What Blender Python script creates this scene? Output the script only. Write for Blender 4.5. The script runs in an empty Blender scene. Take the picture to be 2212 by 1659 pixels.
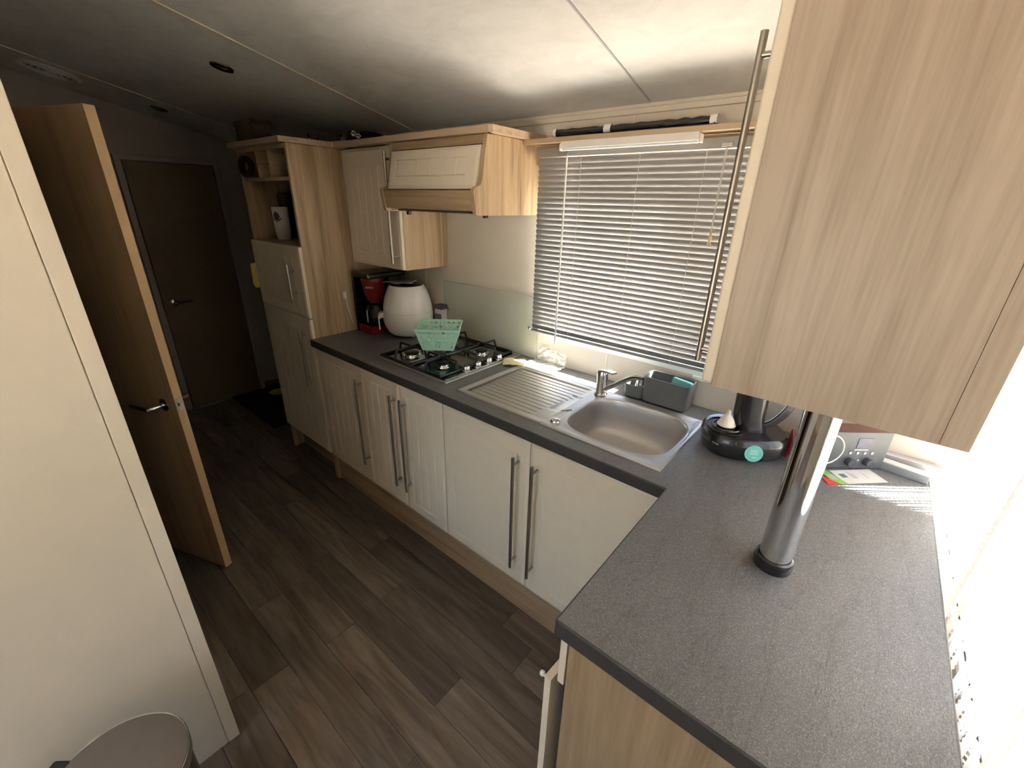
import bpy, bmesh, math, random
from mathutils import Vector, Matrix, noise
R = math.radians
S = bpy.context.scene
COL = S.collection
random.seed(7)

# ------------------------------------------------------------------ camera, world, sun, exposure
cd = bpy.data.cameras.new('camera'); cam = bpy.data.objects.new('camera', cd); COL.objects.link(cam)
cd.sensor_fit = 'HORIZONTAL'; cd.sensor_width = 36.0; cd.lens = 927.648 / 2212 * 36.0
cd.clip_start = 0.02
cam.matrix_world = Matrix(((0.76697978, -0.26683456, 0.5835592, 2.2332), (0.64119156, 0.2835456, -0.71307452, -1.6116),
                           (0.02480728, 0.92108697, 0.3885658, 1.5995), (0, 0, 0, 1)))
S.camera = cam

SUN_DIR = Vector((0.775, 0.632, 1.264)).normalized()          # towards the sun
w = bpy.data.worlds.new('sky'); S.world = w; w.use_nodes = True
nt = w.node_tree; nt.nodes.clear()
o = nt.nodes.new('ShaderNodeOutputWorld'); bg = nt.nodes.new('ShaderNodeBackground'); sk = nt.nodes.new('ShaderNodeTexSky')
sk.sky_type = 'NISHITA'; sk.sun_disc = False; sk.sun_elevation = math.asin(SUN_DIR.z)
sk.sun_rotation = math.atan2(SUN_DIR.x, SUN_DIR.y); sk.air_density = 1.0; sk.dust_density = 3.0; sk.ozone_density = 1.0
bg.inputs['Strength'].default_value = 1.05
nt.links.new(sk.outputs[0], bg.inputs[0]); nt.links.new(bg.outputs[0], o.inputs[0])
sd = bpy.data.lights.new('sun', 'SUN'); sd.energy = 150.0; sd.angle = R(0.6); sd.color = (1.0, 0.97, 0.92)
so = bpy.data.objects.new('sun', sd); COL.objects.link(so)
so.rotation_euler = SUN_DIR.to_track_quat('Z', 'Y').to_euler(); so.location = (8, 6, 9)
S.view_settings.view_transform = 'Standard'; S.view_settings.look = 'None'
S.view_settings.exposure = 0.65; S.view_settings.gamma = 1.0; S.view_settings.use_curve_mapping = False
S.cycles.max_bounces = 9; S.cycles.diffuse_bounces = 4; S.cycles.glossy_bounces = 4; S.cycles.transparent_max_bounces = 10
S.cycles.use_adaptive_sampling = True; S.cycles.adaptive_threshold = 0.02; S.cycles.adaptive_min_samples = 36
S.cycles.sample_clamp_indirect = 8.0

# ------------------------------------------------------------------ materials
def nmat(name):
    m = bpy.data.materials.new(name); m.use_nodes = True
    nt = m.node_tree; b = nt.nodes['Principled BSDF']
    return m, nt, b
def N(nt, t, **k):
    n = nt.nodes.new(t)
    for a, v in k.items():
        if a in n.inputs: n.inputs[a].default_value = v
        else: setattr(n, a, v)
    return n
def coords(nt, scale=(1, 1, 1), loc=None):
    tc = N(nt, 'ShaderNodeTexCoord'); mp = N(nt, 'ShaderNodeMapping'); mp.inputs['Scale'].default_value = scale
    if loc: mp.inputs['Location'].default_value = loc
    nt.links.new(tc.outputs['Object'], mp.inputs['Vector']); return mp.outputs['Vector']
def ramp(nt, fac, stops):
    r = N(nt, 'ShaderNodeValToRGB'); cr = r.color_ramp
    while len(cr.elements) < len(stops): cr.elements.new(0.5)
    for e, (p, c) in zip(cr.elements, stops): e.position = p; e.color = (*c, 1)
    nt.links.new(fac, r.inputs['Fac']); return r.outputs['Color']
def bumpn(nt, b, h, strength=0.2, dist=0.002):
    bp = N(nt, 'ShaderNodeBump', Strength=strength, Distance=dist); nt.links.new(h, bp.inputs['Height']); nt.links.new(bp.outputs[0], b.inputs['Normal'])
def plain(name, c, rough=0.5, metal=0.0, var=0.06, nscale=25.0, bump=0.0, bscale=300.0, coat=0.0, spec=0.5, emit=None):
    m, nt, b = nmat(name)
    b.inputs['Roughness'].default_value = rough; b.inputs['Metallic'].default_value = metal
    b.inputs['Coat Weight'].default_value = coat; b.inputs['Specular IOR Level'].default_value = spec
    n = N(nt, 'ShaderNodeTexNoise', Scale=nscale, Detail=3.0); nt.links.new(coords(nt), n.inputs['Vector'])
    lo = tuple(x * (1 - var) for x in c); hi = tuple(min(1, x * (1 + var)) for x in c)
    nt.links.new(ramp(nt, n.outputs['Fac'], [(0.3, lo), (0.7, hi)]), b.inputs['Base Color'])
    if bump:
        n2 = N(nt, 'ShaderNodeTexNoise', Scale=bscale, Detail=2.0); nt.links.new(coords(nt), n2.inputs['Vector'])
        bumpn(nt, b, n2.outputs['Fac'], bump)
    return m
def wood(name, axis='z', dark=(0.30, 0.20, 0.115), mid=(0.46, 0.33, 0.20), light=(0.58, 0.44, 0.29), rough=0.45, sc=1.0, fine=0.30):
    m, nt, b = nmat(name); b.inputs['Roughness'].default_value = rough
    s = {'z': (1, 1, 0.045), 'x': (0.045, 1, 1), 'y': (1, 0.045, 1)}[axis]
    v = coords(nt, s)
    n1 = N(nt, 'ShaderNodeTexNoise', Scale=24.0 * sc, Detail=5.0, Roughness=0.6, Distortion=0.5); nt.links.new(v, n1.inputs['Vector'])
    n2 = N(nt, 'ShaderNodeTexNoise', Scale=170.0 * sc, Detail=3.0); nt.links.new(v, n2.inputs['Vector'])
    mx = N(nt, 'ShaderNodeMath', operation='MULTIPLY_ADD'); mx.inputs[1].default_value = fine
    nt.links.new(n2.outputs['Fac'], mx.inputs[0]); nt.links.new(n1.outputs['Fac'], mx.inputs[2])
    nt.links.new(ramp(nt, mx.outputs[0], [(0.45, dark), (0.60, mid), (0.82, light)]), b.inputs['Base Color'])
    bumpn(nt, b, n2.outputs['Fac'], 0.12, 0.0008)
    return m
def emis(name, c, st):
    m, nt, b = nmat(name); b.inputs['Base Color'].default_value = (*c, 1); b.inputs['Emission Color'].default_value = (*c, 1); b.inputs['Emission Strength'].default_value = st
    return m

OAK = wood('oak_vertical_grain', 'z', (0.27, 0.175, 0.095), (0.42, 0.295, 0.17), (0.54, 0.40, 0.25)); OAKX = wood('oak_horizontal_grain', 'x', (0.24, 0.155, 0.085), (0.36, 0.25, 0.145), (0.46, 0.34, 0.21))
OAKE = wood('oak_edge', 'x', (0.38, 0.27, 0.16), (0.48, 0.35, 0.22), (0.56, 0.42, 0.28))
OAKY = wood('oak_deep_grain', 'y')
OAKB = wood('oak_large_cabinet', 'z', (0.27, 0.20, 0.14), (0.35, 0.275, 0.205), (0.43, 0.35, 0.27), 0.4, 0.9, 0.42)
OAKP = wood('oak_peninsula_end', 'z', (0.24, 0.155, 0.085), (0.34, 0.235, 0.14), (0.42, 0.305, 0.19))
DOORW = wood('door_wood', 'z', (0.36, 0.235, 0.125), (0.46, 0.305, 0.17), (0.54, 0.37, 0.215), 0.5, 0.5)
DOORD = plain('end_door_brown', (0.20, 0.14, 0.075), 0.5)
DOOREDGE = plain('door_edge_veneer', (0.62, 0.42, 0.22), 0.5, var=0.03)
CREAM = plain('cream_cabinet_foil', (0.765, 0.675, 0.545), 0.38, var=0.02, bump=0.03, bscale=500)
WALL = plain('beige_wall_board', (0.68, 0.61, 0.51), 0.6, var=0.02, nscale=8, bump=0.08, bscale=260)
WALLP = plain('cream_partition_board', (0.74, 0.665, 0.545), 0.6, var=0.02, nscale=8, bump=0.08, bscale=260)
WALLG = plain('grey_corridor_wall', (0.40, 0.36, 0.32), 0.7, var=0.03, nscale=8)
WHITE = plain('white_plastic', (0.80, 0.79, 0.76), 0.35, var=0.02)
WHITEM = plain('white_window_frame', (0.82, 0.82, 0.80), 0.35, var=0.01)
CHROME = plain('chrome', (0.72, 0.72, 0.72), 0.06, 1.0, var=0.01)
STEEL = plain('brushed_handle_steel', (0.42, 0.39, 0.35), 0.32, 1.0, var=0.05, nscale=60)
BLACK = plain('black_plastic', (0.012, 0.012, 0.013), 0.25, var=0.1, coat=0.3)
BLACKM = plain('black_matt', (0.012, 0.012, 0.012), 0.6, var=0.1)
IRON = plain('black_enamel_iron', (0.012, 0.012, 0.013), 0.32, var=0.1)
GREYM = plain('grey_metal', (0.30, 0.30, 0.31), 0.35, 0.8, var=0.04)
RED = plain('dark_red_plastic', (0.15, 0.008, 0.01), 0.25, var=0.05)
REDB = plain('red_grip', (0.22, 0.025, 0.025), 0.4, var=0.05)
CADDY = plain('dark_grey_caddy_plastic', (0.125, 0.13, 0.13), 0.5, var=0.05)
MINT = plain('mint_green_plastic', (0.44, 0.74, 0.60), 0.45, var=0.03)
TEAL = plain('teal_sponge', (0.16, 0.42, 0.42), 0.9, var=0.15, nscale=200, bump=0.6, bscale=400)
YELLOW = plain('yellow_cloth', (0.72, 0.56, 0.16), 0.9, var=0.08, bump=0.3)
CARD = plain('dark_brown_box', (0.10, 0.065, 0.035), 0.6)
PAPER = plain('white_paper', (0.62, 0.60, 0.57), 0.6, var=0.02)
GREEN = plain('print_green', (0.22, 0.50, 0.08), 0.5, var=0.03)
REDP = plain('print_red', (0.65, 0.04, 0.05), 0.5, var=0.03)
INK = plain('dark_ink', (0.06, 0.06, 0.08), 0.6, var=0.03)
INKP = plain('purple_ink', (0.10, 0.03, 0.07), 0.6, var=0.03)
GREYT = plain('grey_print', (0.42, 0.42, 0.43), 0.5, var=0.03)
SILICONE = plain('cream_silicone', (0.78, 0.72, 0.60), 0.35, var=0.03)
TURQ = plain('turquoise_label', (0.16, 0.50, 0.42), 0.45, var=0.03)
TURQL = plain('pale_turquoise_print', (0.30, 0.62, 0.52), 0.5, var=0.03)
SILVER = plain('silver_radio_front', (0.075, 0.082, 0.085), 0.45, 0.0, var=0.03)
RWOOD = plain('red_brown_radio_wood', (0.13, 0.045, 0.032), 0.4, var=0.12)
SCREEN = plain('radio_display', (0.055, 0.06, 0.10), 0.35, var=0.5, nscale=40)
BINLID = plain('grey_bin_lid', (0.15, 0.135, 0.12), 0.4, var=0.03)
VASE = plain('white_ceramic', (0.78, 0.75, 0.70), 0.3, var=0.02)
MATM = plain('black_mat_pile', (0.006, 0.006, 0.006), 0.9, bump=0.6)
SKIRT = plain('red_brown_skirting', (0.16, 0.06, 0.035), 0.5)
SLATM = plain('silver_grey_slat', (0.29, 0.282, 0.275), 0.32, 0.2, var=0.02)
RAIL = plain('grey_blind_rail', (0.30, 0.30, 0.29), 0.4, 0.3, var=0.02)
CORD = plain('pale_cord', (0.55, 0.53, 0.49), 0.7)
GROUND = plain('paving', (0.32, 0.265, 0.22), 0.9, var=0.25, nscale=3.0)
FRYER = plain('white_glossy_fryer', (0.74, 0.72, 0.67), 0.18, var=0.01, coat=0.5)
SPLASH = plain('frosted_pale_green_glass', (0.52, 0.515, 0.43), 0.12, var=0.02, coat=0.4)

def steel_sink():
    m, nt, b = nmat('stainless_sink'); b.inputs['Metallic'].default_value = 1.0; b.inputs['Base Color'].default_value = (0.60, 0.585, 0.57, 1)
    n = N(nt, 'ShaderNodeTexNoise', Scale=220.0, Detail=3.0); nt.links.new(coords(nt, (0.08, 1, 1)), n.inputs['Vector'])
    r = N(nt, 'ShaderNodeMapRange'); r.inputs['To Min'].default_value = 0.36; r.inputs['To Max'].default_value = 0.52
    nt.links.new(n.outputs['Fac'], r.inputs['Value']); nt.links.new(r.outputs[0], b.inputs['Roughness']); bumpn(nt, b, n.outputs['Fac'], 0.05, 0.0005)
    return m
SINK = steel_sink()
def hobmat():
    m, nt, b = nmat('dark_hob_top'); b.inputs['Metallic'].default_value = 1.0; b.inputs['Roughness'].default_value = 0.16
    n = N(nt, 'ShaderNodeTexNoise', Scale=9.0, Detail=4.0); nt.links.new(coords(nt), n.inputs['Vector'])
    nt.links.new(ramp(nt, n.outputs['Fac'], [(0.3, (0.24, 0.25, 0.23)), (0.7, (0.34, 0.35, 0.32))]), b.inputs['Base Color']); return m
HOBM = hobmat()
def worktop_mat():
    m, nt, b = nmat('grey_stone_laminate')
    v = coords(nt)
    n1 = N(nt, 'ShaderNodeTexNoise', Scale=560.0, Detail=2.0); nt.links.new(v, n1.inputs['Vector'])
    v2 = coords(nt, (7.0, 1.6, 1))
    n2 = N(nt, 'ShaderNodeTexNoise', Scale=1.5, Detail=8.0, Roughness=0.60, Distortion=0.35); nt.links.new(v2, n2.inputs['Vector'])
    c1 = ramp(nt, n1.outputs['Fac'], [(0.35, (0.090, 0.091, 0.093)), (0.60, (0.160, 0.161, 0.163)), (0.74, (0.31, 0.312, 0.315))])
    sb = N(nt, 'ShaderNodeMath', operation='SUBTRACT'); sb.inputs[1].default_value = 0.5; nt.links.new(n2.outputs['Fac'], sb.inputs[0])
    ab = N(nt, 'ShaderNodeMath', operation='ABSOLUTE'); nt.links.new(sb.outputs[0], ab.inputs[0])
    c2 = ramp(nt, ab.outputs[0], [(0.0, (0.74, 0.73, 0.72)), (0.010, (0.97, 0.97, 0.97)), (0.2, (1.05, 1.05, 1.05))])
    mx = N(nt, 'ShaderNodeMix', data_type='RGBA', blend_type='MULTIPLY'); mx.inputs[0].default_value = 1.0
    nt.links.new(c1, mx.inputs[6]); nt.links.new(c2, mx.inputs[7]); nt.links.new(mx.outputs[2], b.inputs['Base Color'])
    b.inputs['Roughness'].default_value = 0.42; b.inputs['Specular IOR Level'].default_value = 0.6
    n3 = N(nt, 'ShaderNodeTexNoise', Scale=330.0, Detail=2.0); nt.links.new(coords(nt, (1, 0.6, 1)), n3.inputs['Vector']); bumpn(nt, b, n3.outputs['Fac'], 0.5, 0.0015)
    return m
TOP = worktop_mat()
def plank_mat():
    m, nt, b = nmat('dark_oak_vinyl_plank')
    oi = N(nt, 'ShaderNodeObjectInfo'); tc = N(nt, 'ShaderNodeTexCoord')
    mul = N(nt, 'ShaderNodeVectorMath', operation='SCALE'); mul.inputs['Scale'].default_value = 37.0
    cmb = N(nt, 'ShaderNodeCombineXYZ'); nt.links.new(oi.outputs['Random'], cmb.inputs[0]); nt.links.new(oi.outputs['Random'], cmb.inputs[1]); nt.links.new(cmb.outputs[0], mul.inputs[0])
    add = N(nt, 'ShaderNodeVectorMath', operation='ADD'); nt.links.new(tc.outputs['Object'], add.inputs[0]); nt.links.new(mul.outputs[0], add.inputs[1])
    mp = N(nt, 'ShaderNodeMapping'); mp.inputs['Scale'].default_value = (0.10, 1, 1); nt.links.new(add.outputs[0], mp.inputs[0])
    n1 = N(nt, 'ShaderNodeTexNoise', Scale=26.0, Detail=6.0, Roughness=0.6, Distortion=0.9); nt.links.new(mp.outputs[0], n1.inputs['Vector'])
    c = ramp(nt, n1.outputs['Fac'], [(0.3, (0.085, 0.062, 0.045)), (0.5, (0.15, 0.117, 0.088)), (0.72, (0.225, 0.185, 0.145))])
    mr = N(nt, 'ShaderNodeMapRange'); mr.inputs['To Min'].default_value = 0.70; mr.inputs['To Max'].default_value = 1.22
    nt.links.new(oi.outputs['Random'], mr.inputs['Value'])
    mx = N(nt, 'ShaderNodeMix', data_type='RGBA', blend_type='MULTIPLY'); mx.inputs[0].default_value = 1.0
    nt.links.new(c, mx.inputs[6]); nt.links.new(mr.outputs[0], mx.inputs[7]); nt.links.new(mx.outputs[2], b.inputs['Base Color'])
    b.inputs['Roughness'].default_value = 0.5; bumpn(nt, b, n1.outputs['Fac'], 0.1, 0.001)
    return m
PLANK = plank_mat()
def ceil_mat():
    m, nt, b = nmat('mottled_ceiling_board'); b.inputs['Roughness'].default_value = 1.05
    n = N(nt, 'ShaderNodeTexNoise', Scale=6.5, Detail=7.0, Roughness=0.62, Distortion=0.7); nt.links.new(coords(nt, (1, 1.6, 1)), n.inputs['Vector'])
    nt.links.new(ramp(nt, n.outputs['Fac'], [(0.3, (0.64, 0.63, 0.605)), (0.5, (0.71, 0.70, 0.675)), (0.75, (0.78, 0.77, 0.745))]), b.inputs['Base Color']); return m
CEIL = ceil_mat()
def clear(name, tint=(1, 1, 1), gl=0.06, rough=0.02):
    m, nt, b = nmat(name); nt.nodes.remove(b); out = nt.nodes['Material Output']
    t = N(nt, 'ShaderNodeBsdfTransparent'); t.inputs[0].default_value = (*tint, 1)
    g = N(nt, 'ShaderNodeBsdfGlossy'); g.inputs['Roughness'].default_value = rough
    lw = N(nt, 'ShaderNodeLayerWeight', Blend=0.12); mx = N(nt, 'ShaderNodeMixShader'); nt.links.new(lw.outputs['Fresnel'], mx.inputs[0]) if False else setattr(mx.inputs[0], 'default_value', gl); nt.links.new(t.outputs[0], mx.inputs[1]); nt.links.new(g.outputs[0], mx.inputs[2])
    nt.links.new(mx.outputs[0], out.inputs[0]); return m
GLASS = clear('window_glass', (0.94, 0.96, 0.95))
def film():
    m, nt, b = nmat('crinkled_clear_film'); nt.nodes.remove(b); out = nt.nodes['Material Output']
    t = N(nt, 'ShaderNodeBsdfTransparent'); t.inputs[0].default_value = (0.95, 0.95, 0.94, 1)
    g = N(nt, 'ShaderNodeBsdfPrincipled'); g.inputs['Base Color'].default_value = (0.75, 0.73, 0.71, 1); g.inputs['Roughness'].default_value = 0.15
    n = N(nt, 'ShaderNodeTexNoise', Scale=40.0, Detail=4.0); nt.links.new(coords(nt), n.inputs['Vector'])
    r = N(nt, 'ShaderNodeMapRange'); r.inputs['To Min'].default_value = 0.2; r.inputs['To Max'].default_value = 0.65; nt.links.new(n.outputs['Fac'], r.inputs['Value'])
    mx = N(nt, 'ShaderNodeMixShader'); nt.links.new(r.outputs[0], mx.inputs[0]); nt.links.new(t.outputs[0], mx.inputs[1]); nt.links.new(g.outputs[0], mx.inputs[2]); nt.links.new(mx.outputs[0], out.inputs[0]); return m
FILM = film()
def lace():
    m, nt, b = nmat('white_lace_net'); nt.nodes.remove(b); out = nt.nodes['Material Output']
    tc = N(nt, 'ShaderNodeTexCoord'); sp = N(nt, 'ShaderNodeSeparateXYZ'); nt.links.new(tc.outputs['UV'], sp.inputs[0])
    def M_(op, a, bv=None, c=None):
        n = N(nt, 'ShaderNodeMath', operation=op)
        for i, v in enumerate((a, bv, c)):
            if v is None: continue
            if isinstance(v, (int, float)): n.inputs[i].default_value = v
            else: nt.links.new(v, n.inputs[i])
        return n.outputs[0]
    u, v = sp.outputs[0], sp.outputs[1]
    fu = M_('FRACT', M_('DIVIDE', u, 0.036)); fv = M_('FRACT', M_('DIVIDE', v, 0.013))
    # two open columns in each 36 mm repeat, crossed by small scalloped bars
    col1 = M_('LESS_THAN', M_('ABSOLUTE', M_('SUBTRACT', fu, 0.25)), M_('MULTIPLY_ADD', M_('SINE', M_('MULTIPLY', fv, 6.2832)), 0.03, 0.13))
    col2 = M_('MULTIPLY', M_('LESS_THAN', M_('ABSOLUTE', M_('SUBTRACT', fu, 0.72)), 0.07), M_('GREATER_THAN', fv, 0.4))
    hole = M_('MAXIMUM', col1, col2)
    mesh = M_('MULTIPLY_ADD', hole, 0.88, 0.04)
    t = N(nt, 'ShaderNodeBsdfTransparent'); d = N(nt, 'ShaderNodeBsdfDiffuse'); tr = N(nt, 'ShaderNodeBsdfTranslucent')
    d.inputs[0].default_value = tr.inputs[0].default_value = (0.42, 0.41, 0.395, 1)
    m1 = N(nt, 'ShaderNodeMixShader'); m1.inputs[0].default_value = 0.35; nt.links.new(d.outputs[0], m1.inputs[1]); nt.links.new(tr.outputs[0], m1.inputs[2])
    m2 = N(nt, 'ShaderNodeMixShader'); nt.links.new(mesh, m2.inputs[0]); nt.links.new(m1.outputs[0], m2.inputs[1]); nt.links.new(t.outputs[0], m2.inputs[2])
    nt.links.new(m2.outputs[0], out.inputs[0]); return m
LACE = lace()

# ------------------------------------------------------------------ mesh helpers
class B:
    def __init__(s): s.bm = bmesh.new()
    def box(s, x0, x1, y0, y1, z0, z1):
        v = [s.bm.verts.new((x, y, z)) for z in (z0, z1) for y in (y0, y1) for x in (x0, x1)]
        for f in ((0, 2, 3, 1), (4, 5, 7, 6), (0, 1, 5, 4), (1, 3, 7, 5), (3, 2, 6, 7), (2, 0, 4, 6)): s.bm.faces.new([v[i] for i in f])
        return s
    def hexa(s, p):
        v = [s.bm.verts.new(q) for q in p]
        for f in ((0, 2, 3, 1), (4, 5, 7, 6), (0, 1, 5, 4), (1, 3, 7, 5), (3, 2, 6, 7), (2, 0, 4, 6)): s.bm.faces.new([v[i] for i in f])
        return s
    def prism(s, poly, axis, a, b):
        def P(u, v, t): return {'x': (t, u, v), 'y': (u, t, v), 'z': (u, v, t)}[axis]
        A = [s.bm.verts.new(P(u, v, a)) for u, v in poly]; Bv = [s.bm.verts.new(P(u, v, b)) for u, v in poly]
        n = len(poly); s.bm.faces.new(A[::-1]); s.bm.faces.new(Bv)
        for i in range(n): s.bm.faces.new((A[i], A[(i + 1) % n], Bv[(i + 1) % n], Bv[i]))
        return s
    def tube(s, pts, r, seg=10, closed=False, cap=True):
        pts = [Vector(p) for p in pts]; n = len(pts); rings = []
        rs = r if isinstance(r, (list, tuple)) else [r] * n
        up = None
        for i, p in enumerate(pts):
            if closed: d = pts[(i + 1) % n] - pts[i - 1]
            else: d = pts[min(i + 1, n - 1)] - pts[max(i - 1, 0)]
            d = d.normalized() if d.length > 1e-9 else Vector((0, 0, 1))
            if up is None:
                up = Vector((0, 0, 1)) if abs(d.z) < 0.9 else Vector((1, 0, 0))
            a = d.cross(up); a = a.normalized() if a.length > 1e-6 else d.orthogonal().normalized(); up = a.cross(d).normalized()
            rings.append([s.bm.verts.new(p + (a * math.cos(2 * math.pi * k / seg) + up * math.sin(2 * math.pi * k / seg)) * rs[i]) for k in range(seg)])
        m = n if closed else n - 1
        for i in range(m):
            A, C = rings[i], rings[(i + 1) % n]
            for k in range(seg): s.bm.faces.new((A[k], A[(k + 1) % seg], C[(k + 1) % seg], C[k]))
        if cap and not closed: s.bm.faces.new(rings[0][::-1]); s.bm.faces.new(rings[-1])
        return s
    def lathe(s, prof, cx=0, cy=0, seg=32, a0=0.0, a1=2 * math.pi, ex=None):
        full = abs(a1 - a0 - 2 * math.pi) < 1e-6; m = seg if full else seg + 1; rings = []
        for r, z in prof:
            if r < 1e-6: rings.append([s.bm.verts.new((cx, cy, z))] * m); continue
            rings.append([s.bm.verts.new((cx + r * math.cos(a0 + (a1 - a0) * k / seg) * (ex or 1), cy + r * math.sin(a0 + (a1 - a0) * k / seg), z)) for k in range(m)])
        for A, C in zip(rings, rings[1:]):
            for k in range(seg):
                q = []
                for v in (A[k], A[(k + 1) % m], C[(k + 1) % m], C[k]):
                    if v not in q: q.append(v)
                if len(q) > 2: s.bm.faces.new(q)
        return s
    def loft(s, rings, cap0=True, cap1=True):
        vs = [[s.bm.verts.new(p) for p in r] for r in rings]; n = len(vs[0])
        for A, C in zip(vs, vs[1:]):
            for k in range(n): s.bm.faces.new((A[k], A[(k + 1) % n], C[(k + 1) % n], C[k]))
        if cap0: s.bm.faces.new(vs[0][::-1])
        if cap1: s.bm.faces.new(vs[-1])
        return s
    def ball(s, c, rx, ry=None, rz=None, u=12, v=8):
        ry = ry or rx; rz = rz or rx; M = Matrix.Translation(c) @ Matrix.Diagonal((rx, ry, rz, 1))
        bmesh.ops.create_uvsphere(s.bm, u_segments=u, v_segments=v, radius=1.0, matrix=M); return s
    def cells(s, xs, ys, inside, z0, z1):
        """rectilinear slab: union of grid cells, extruded"""
        nx, ny = len(xs) - 1, len(ys) - 1; V = {}
        def vt(i, j, k):
            if (i, j, k) not in V: V[(i, j, k)] = s.bm.verts.new((xs[i], ys[j], (z0, z1)[k]))
            return V[(i, j, k)]
        I = lambda i, j: 0 <= i < nx and 0 <= j < ny and inside((xs[i] + xs[i + 1]) / 2, (ys[j] + ys[j + 1]) / 2)
        for i in range(nx):
            for j in range(ny):
                if not I(i, j): continue
                s.bm.faces.new((vt(i, j, 1), vt(i + 1, j, 1), vt(i + 1, j + 1, 1), vt(i, j + 1, 1)))
                s.bm.faces.new((vt(i, j + 1, 0), vt(i + 1, j + 1, 0), vt(i + 1, j, 0), vt(i, j, 0)))
                if not I(i, j - 1): s.bm.faces.new((vt(i, j, 0), vt(i + 1, j, 0), vt(i + 1, j, 1), vt(i, j, 1)))
                if not I(i, j + 1): s.bm.faces.new((vt(i + 1, j + 1, 0), vt(i, j + 1, 0), vt(i, j + 1, 1), vt(i + 1, j + 1, 1)))
                if not I(i - 1, j): s.bm.faces.new((vt(i, j + 1, 0), vt(i, j, 0), vt(i, j, 1), vt(i, j + 1, 1)))
                if not I(i + 1, j): s.bm.faces.new((vt(i + 1, j, 0), vt(i + 1, j + 1, 0), vt(i + 1, j + 1, 1), vt(i + 1, j, 1)))
        return s
    def xf(s, M): bmesh.ops.transform(s.bm, matrix=M, verts=s.bm.verts); return s

OFF = {}
def finish(b, name, m, bevel=0.0, smooth=False, segs=2, off=Vector((0, 0, 0)), auto=None, fixn=True):
    if fixn: bmesh.ops.recalc_face_normals(b.bm, faces=b.bm.faces)
    if off.length: bmesh.ops.translate(b.bm, verts=b.bm.verts, vec=-off)
    me = bpy.data.meshes.new(name); b.bm.to_mesh(me); b.bm.free(); me.materials.append(m)
    ob = bpy.data.objects.new(name, me); COL.objects.link(ob)
    if smooth or bevel:
        for p in me.polygons: p.use_smooth = True
        if smooth and not bevel: me.set_sharp_from_angle(angle=R(auto or 38))
    if bevel:
        md = ob.modifiers.new('bevel', 'BEVEL'); md.width = bevel; md.segments = segs; md.limit_method = 'ANGLE'; md.angle_limit = R(35)
        md.harden_normals = True
    return ob
def thing(name, label, cat, loc=(0, 0, 0), rz=0.0, group=None, local=False):
    o = bpy.data.objects.new(name, None); COL.objects.link(o); o.empty_display_size = 0.05
    o.location = loc; o.rotation_euler = (0, 0, R(rz)); o['label'] = label; o['category'] = cat
    if group: o['group'] = group
    OFF[o.name] = Vector((0, 0, 0)) if local else Vector(loc); return o
def part(name, b, m, parent, **k):
    off = OFF.get(parent.name, Vector((0, 0, 0))); lab = k.pop('label', None)
    ob = finish(b, name, m, off=off, **k); ob.parent = parent; OFF[ob.name] = off
    if lab: ob['label'] = lab
    return ob
def solo(name, b, m, label, cat, loc=(0, 0, 0), rz=0.0, group=None, local=False, **k):
    off = Vector((0, 0, 0)) if local else Vector(loc)
    ob = finish(b, name, m, off=off, **k); ob.location = loc; ob.rotation_euler = (0, 0, R(rz)); ob['label'] = label; ob['category'] = cat; OFF[ob.name] = off
    if group: ob['group'] = group
    return ob
def struct(name, b, m, **k):
    ob = finish(b, name, m, **k); ob['kind'] = 'structure'; OFF[ob.name] = Vector((0, 0, 0)); return ob
def text_mesh(name, body, size, M, m, parent, depth=0.0004):
    cu = bpy.data.curves.new(name, 'FONT'); cu.body = body; cu.size = size; cu.extrude = depth; cu.align_x = 'CENTER'; cu.align_y = 'CENTER'
    tmp = bpy.data.objects.new(name, cu); me = bpy.data.meshes.new_from_object(tmp); bpy.data.objects.remove(tmp); bpy.data.curves.remove(cu)
    me.transform(M); off = OFF.get(parent.name, Vector((0, 0, 0))); me.transform(Matrix.Translation(-off)); me.name = name
    me.materials.clear(); me.materials.append(m); ob = bpy.data.objects.new(name, me); COL.objects.link(ob); ob.parent = parent; OFF[ob.name] = off; return ob
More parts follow.
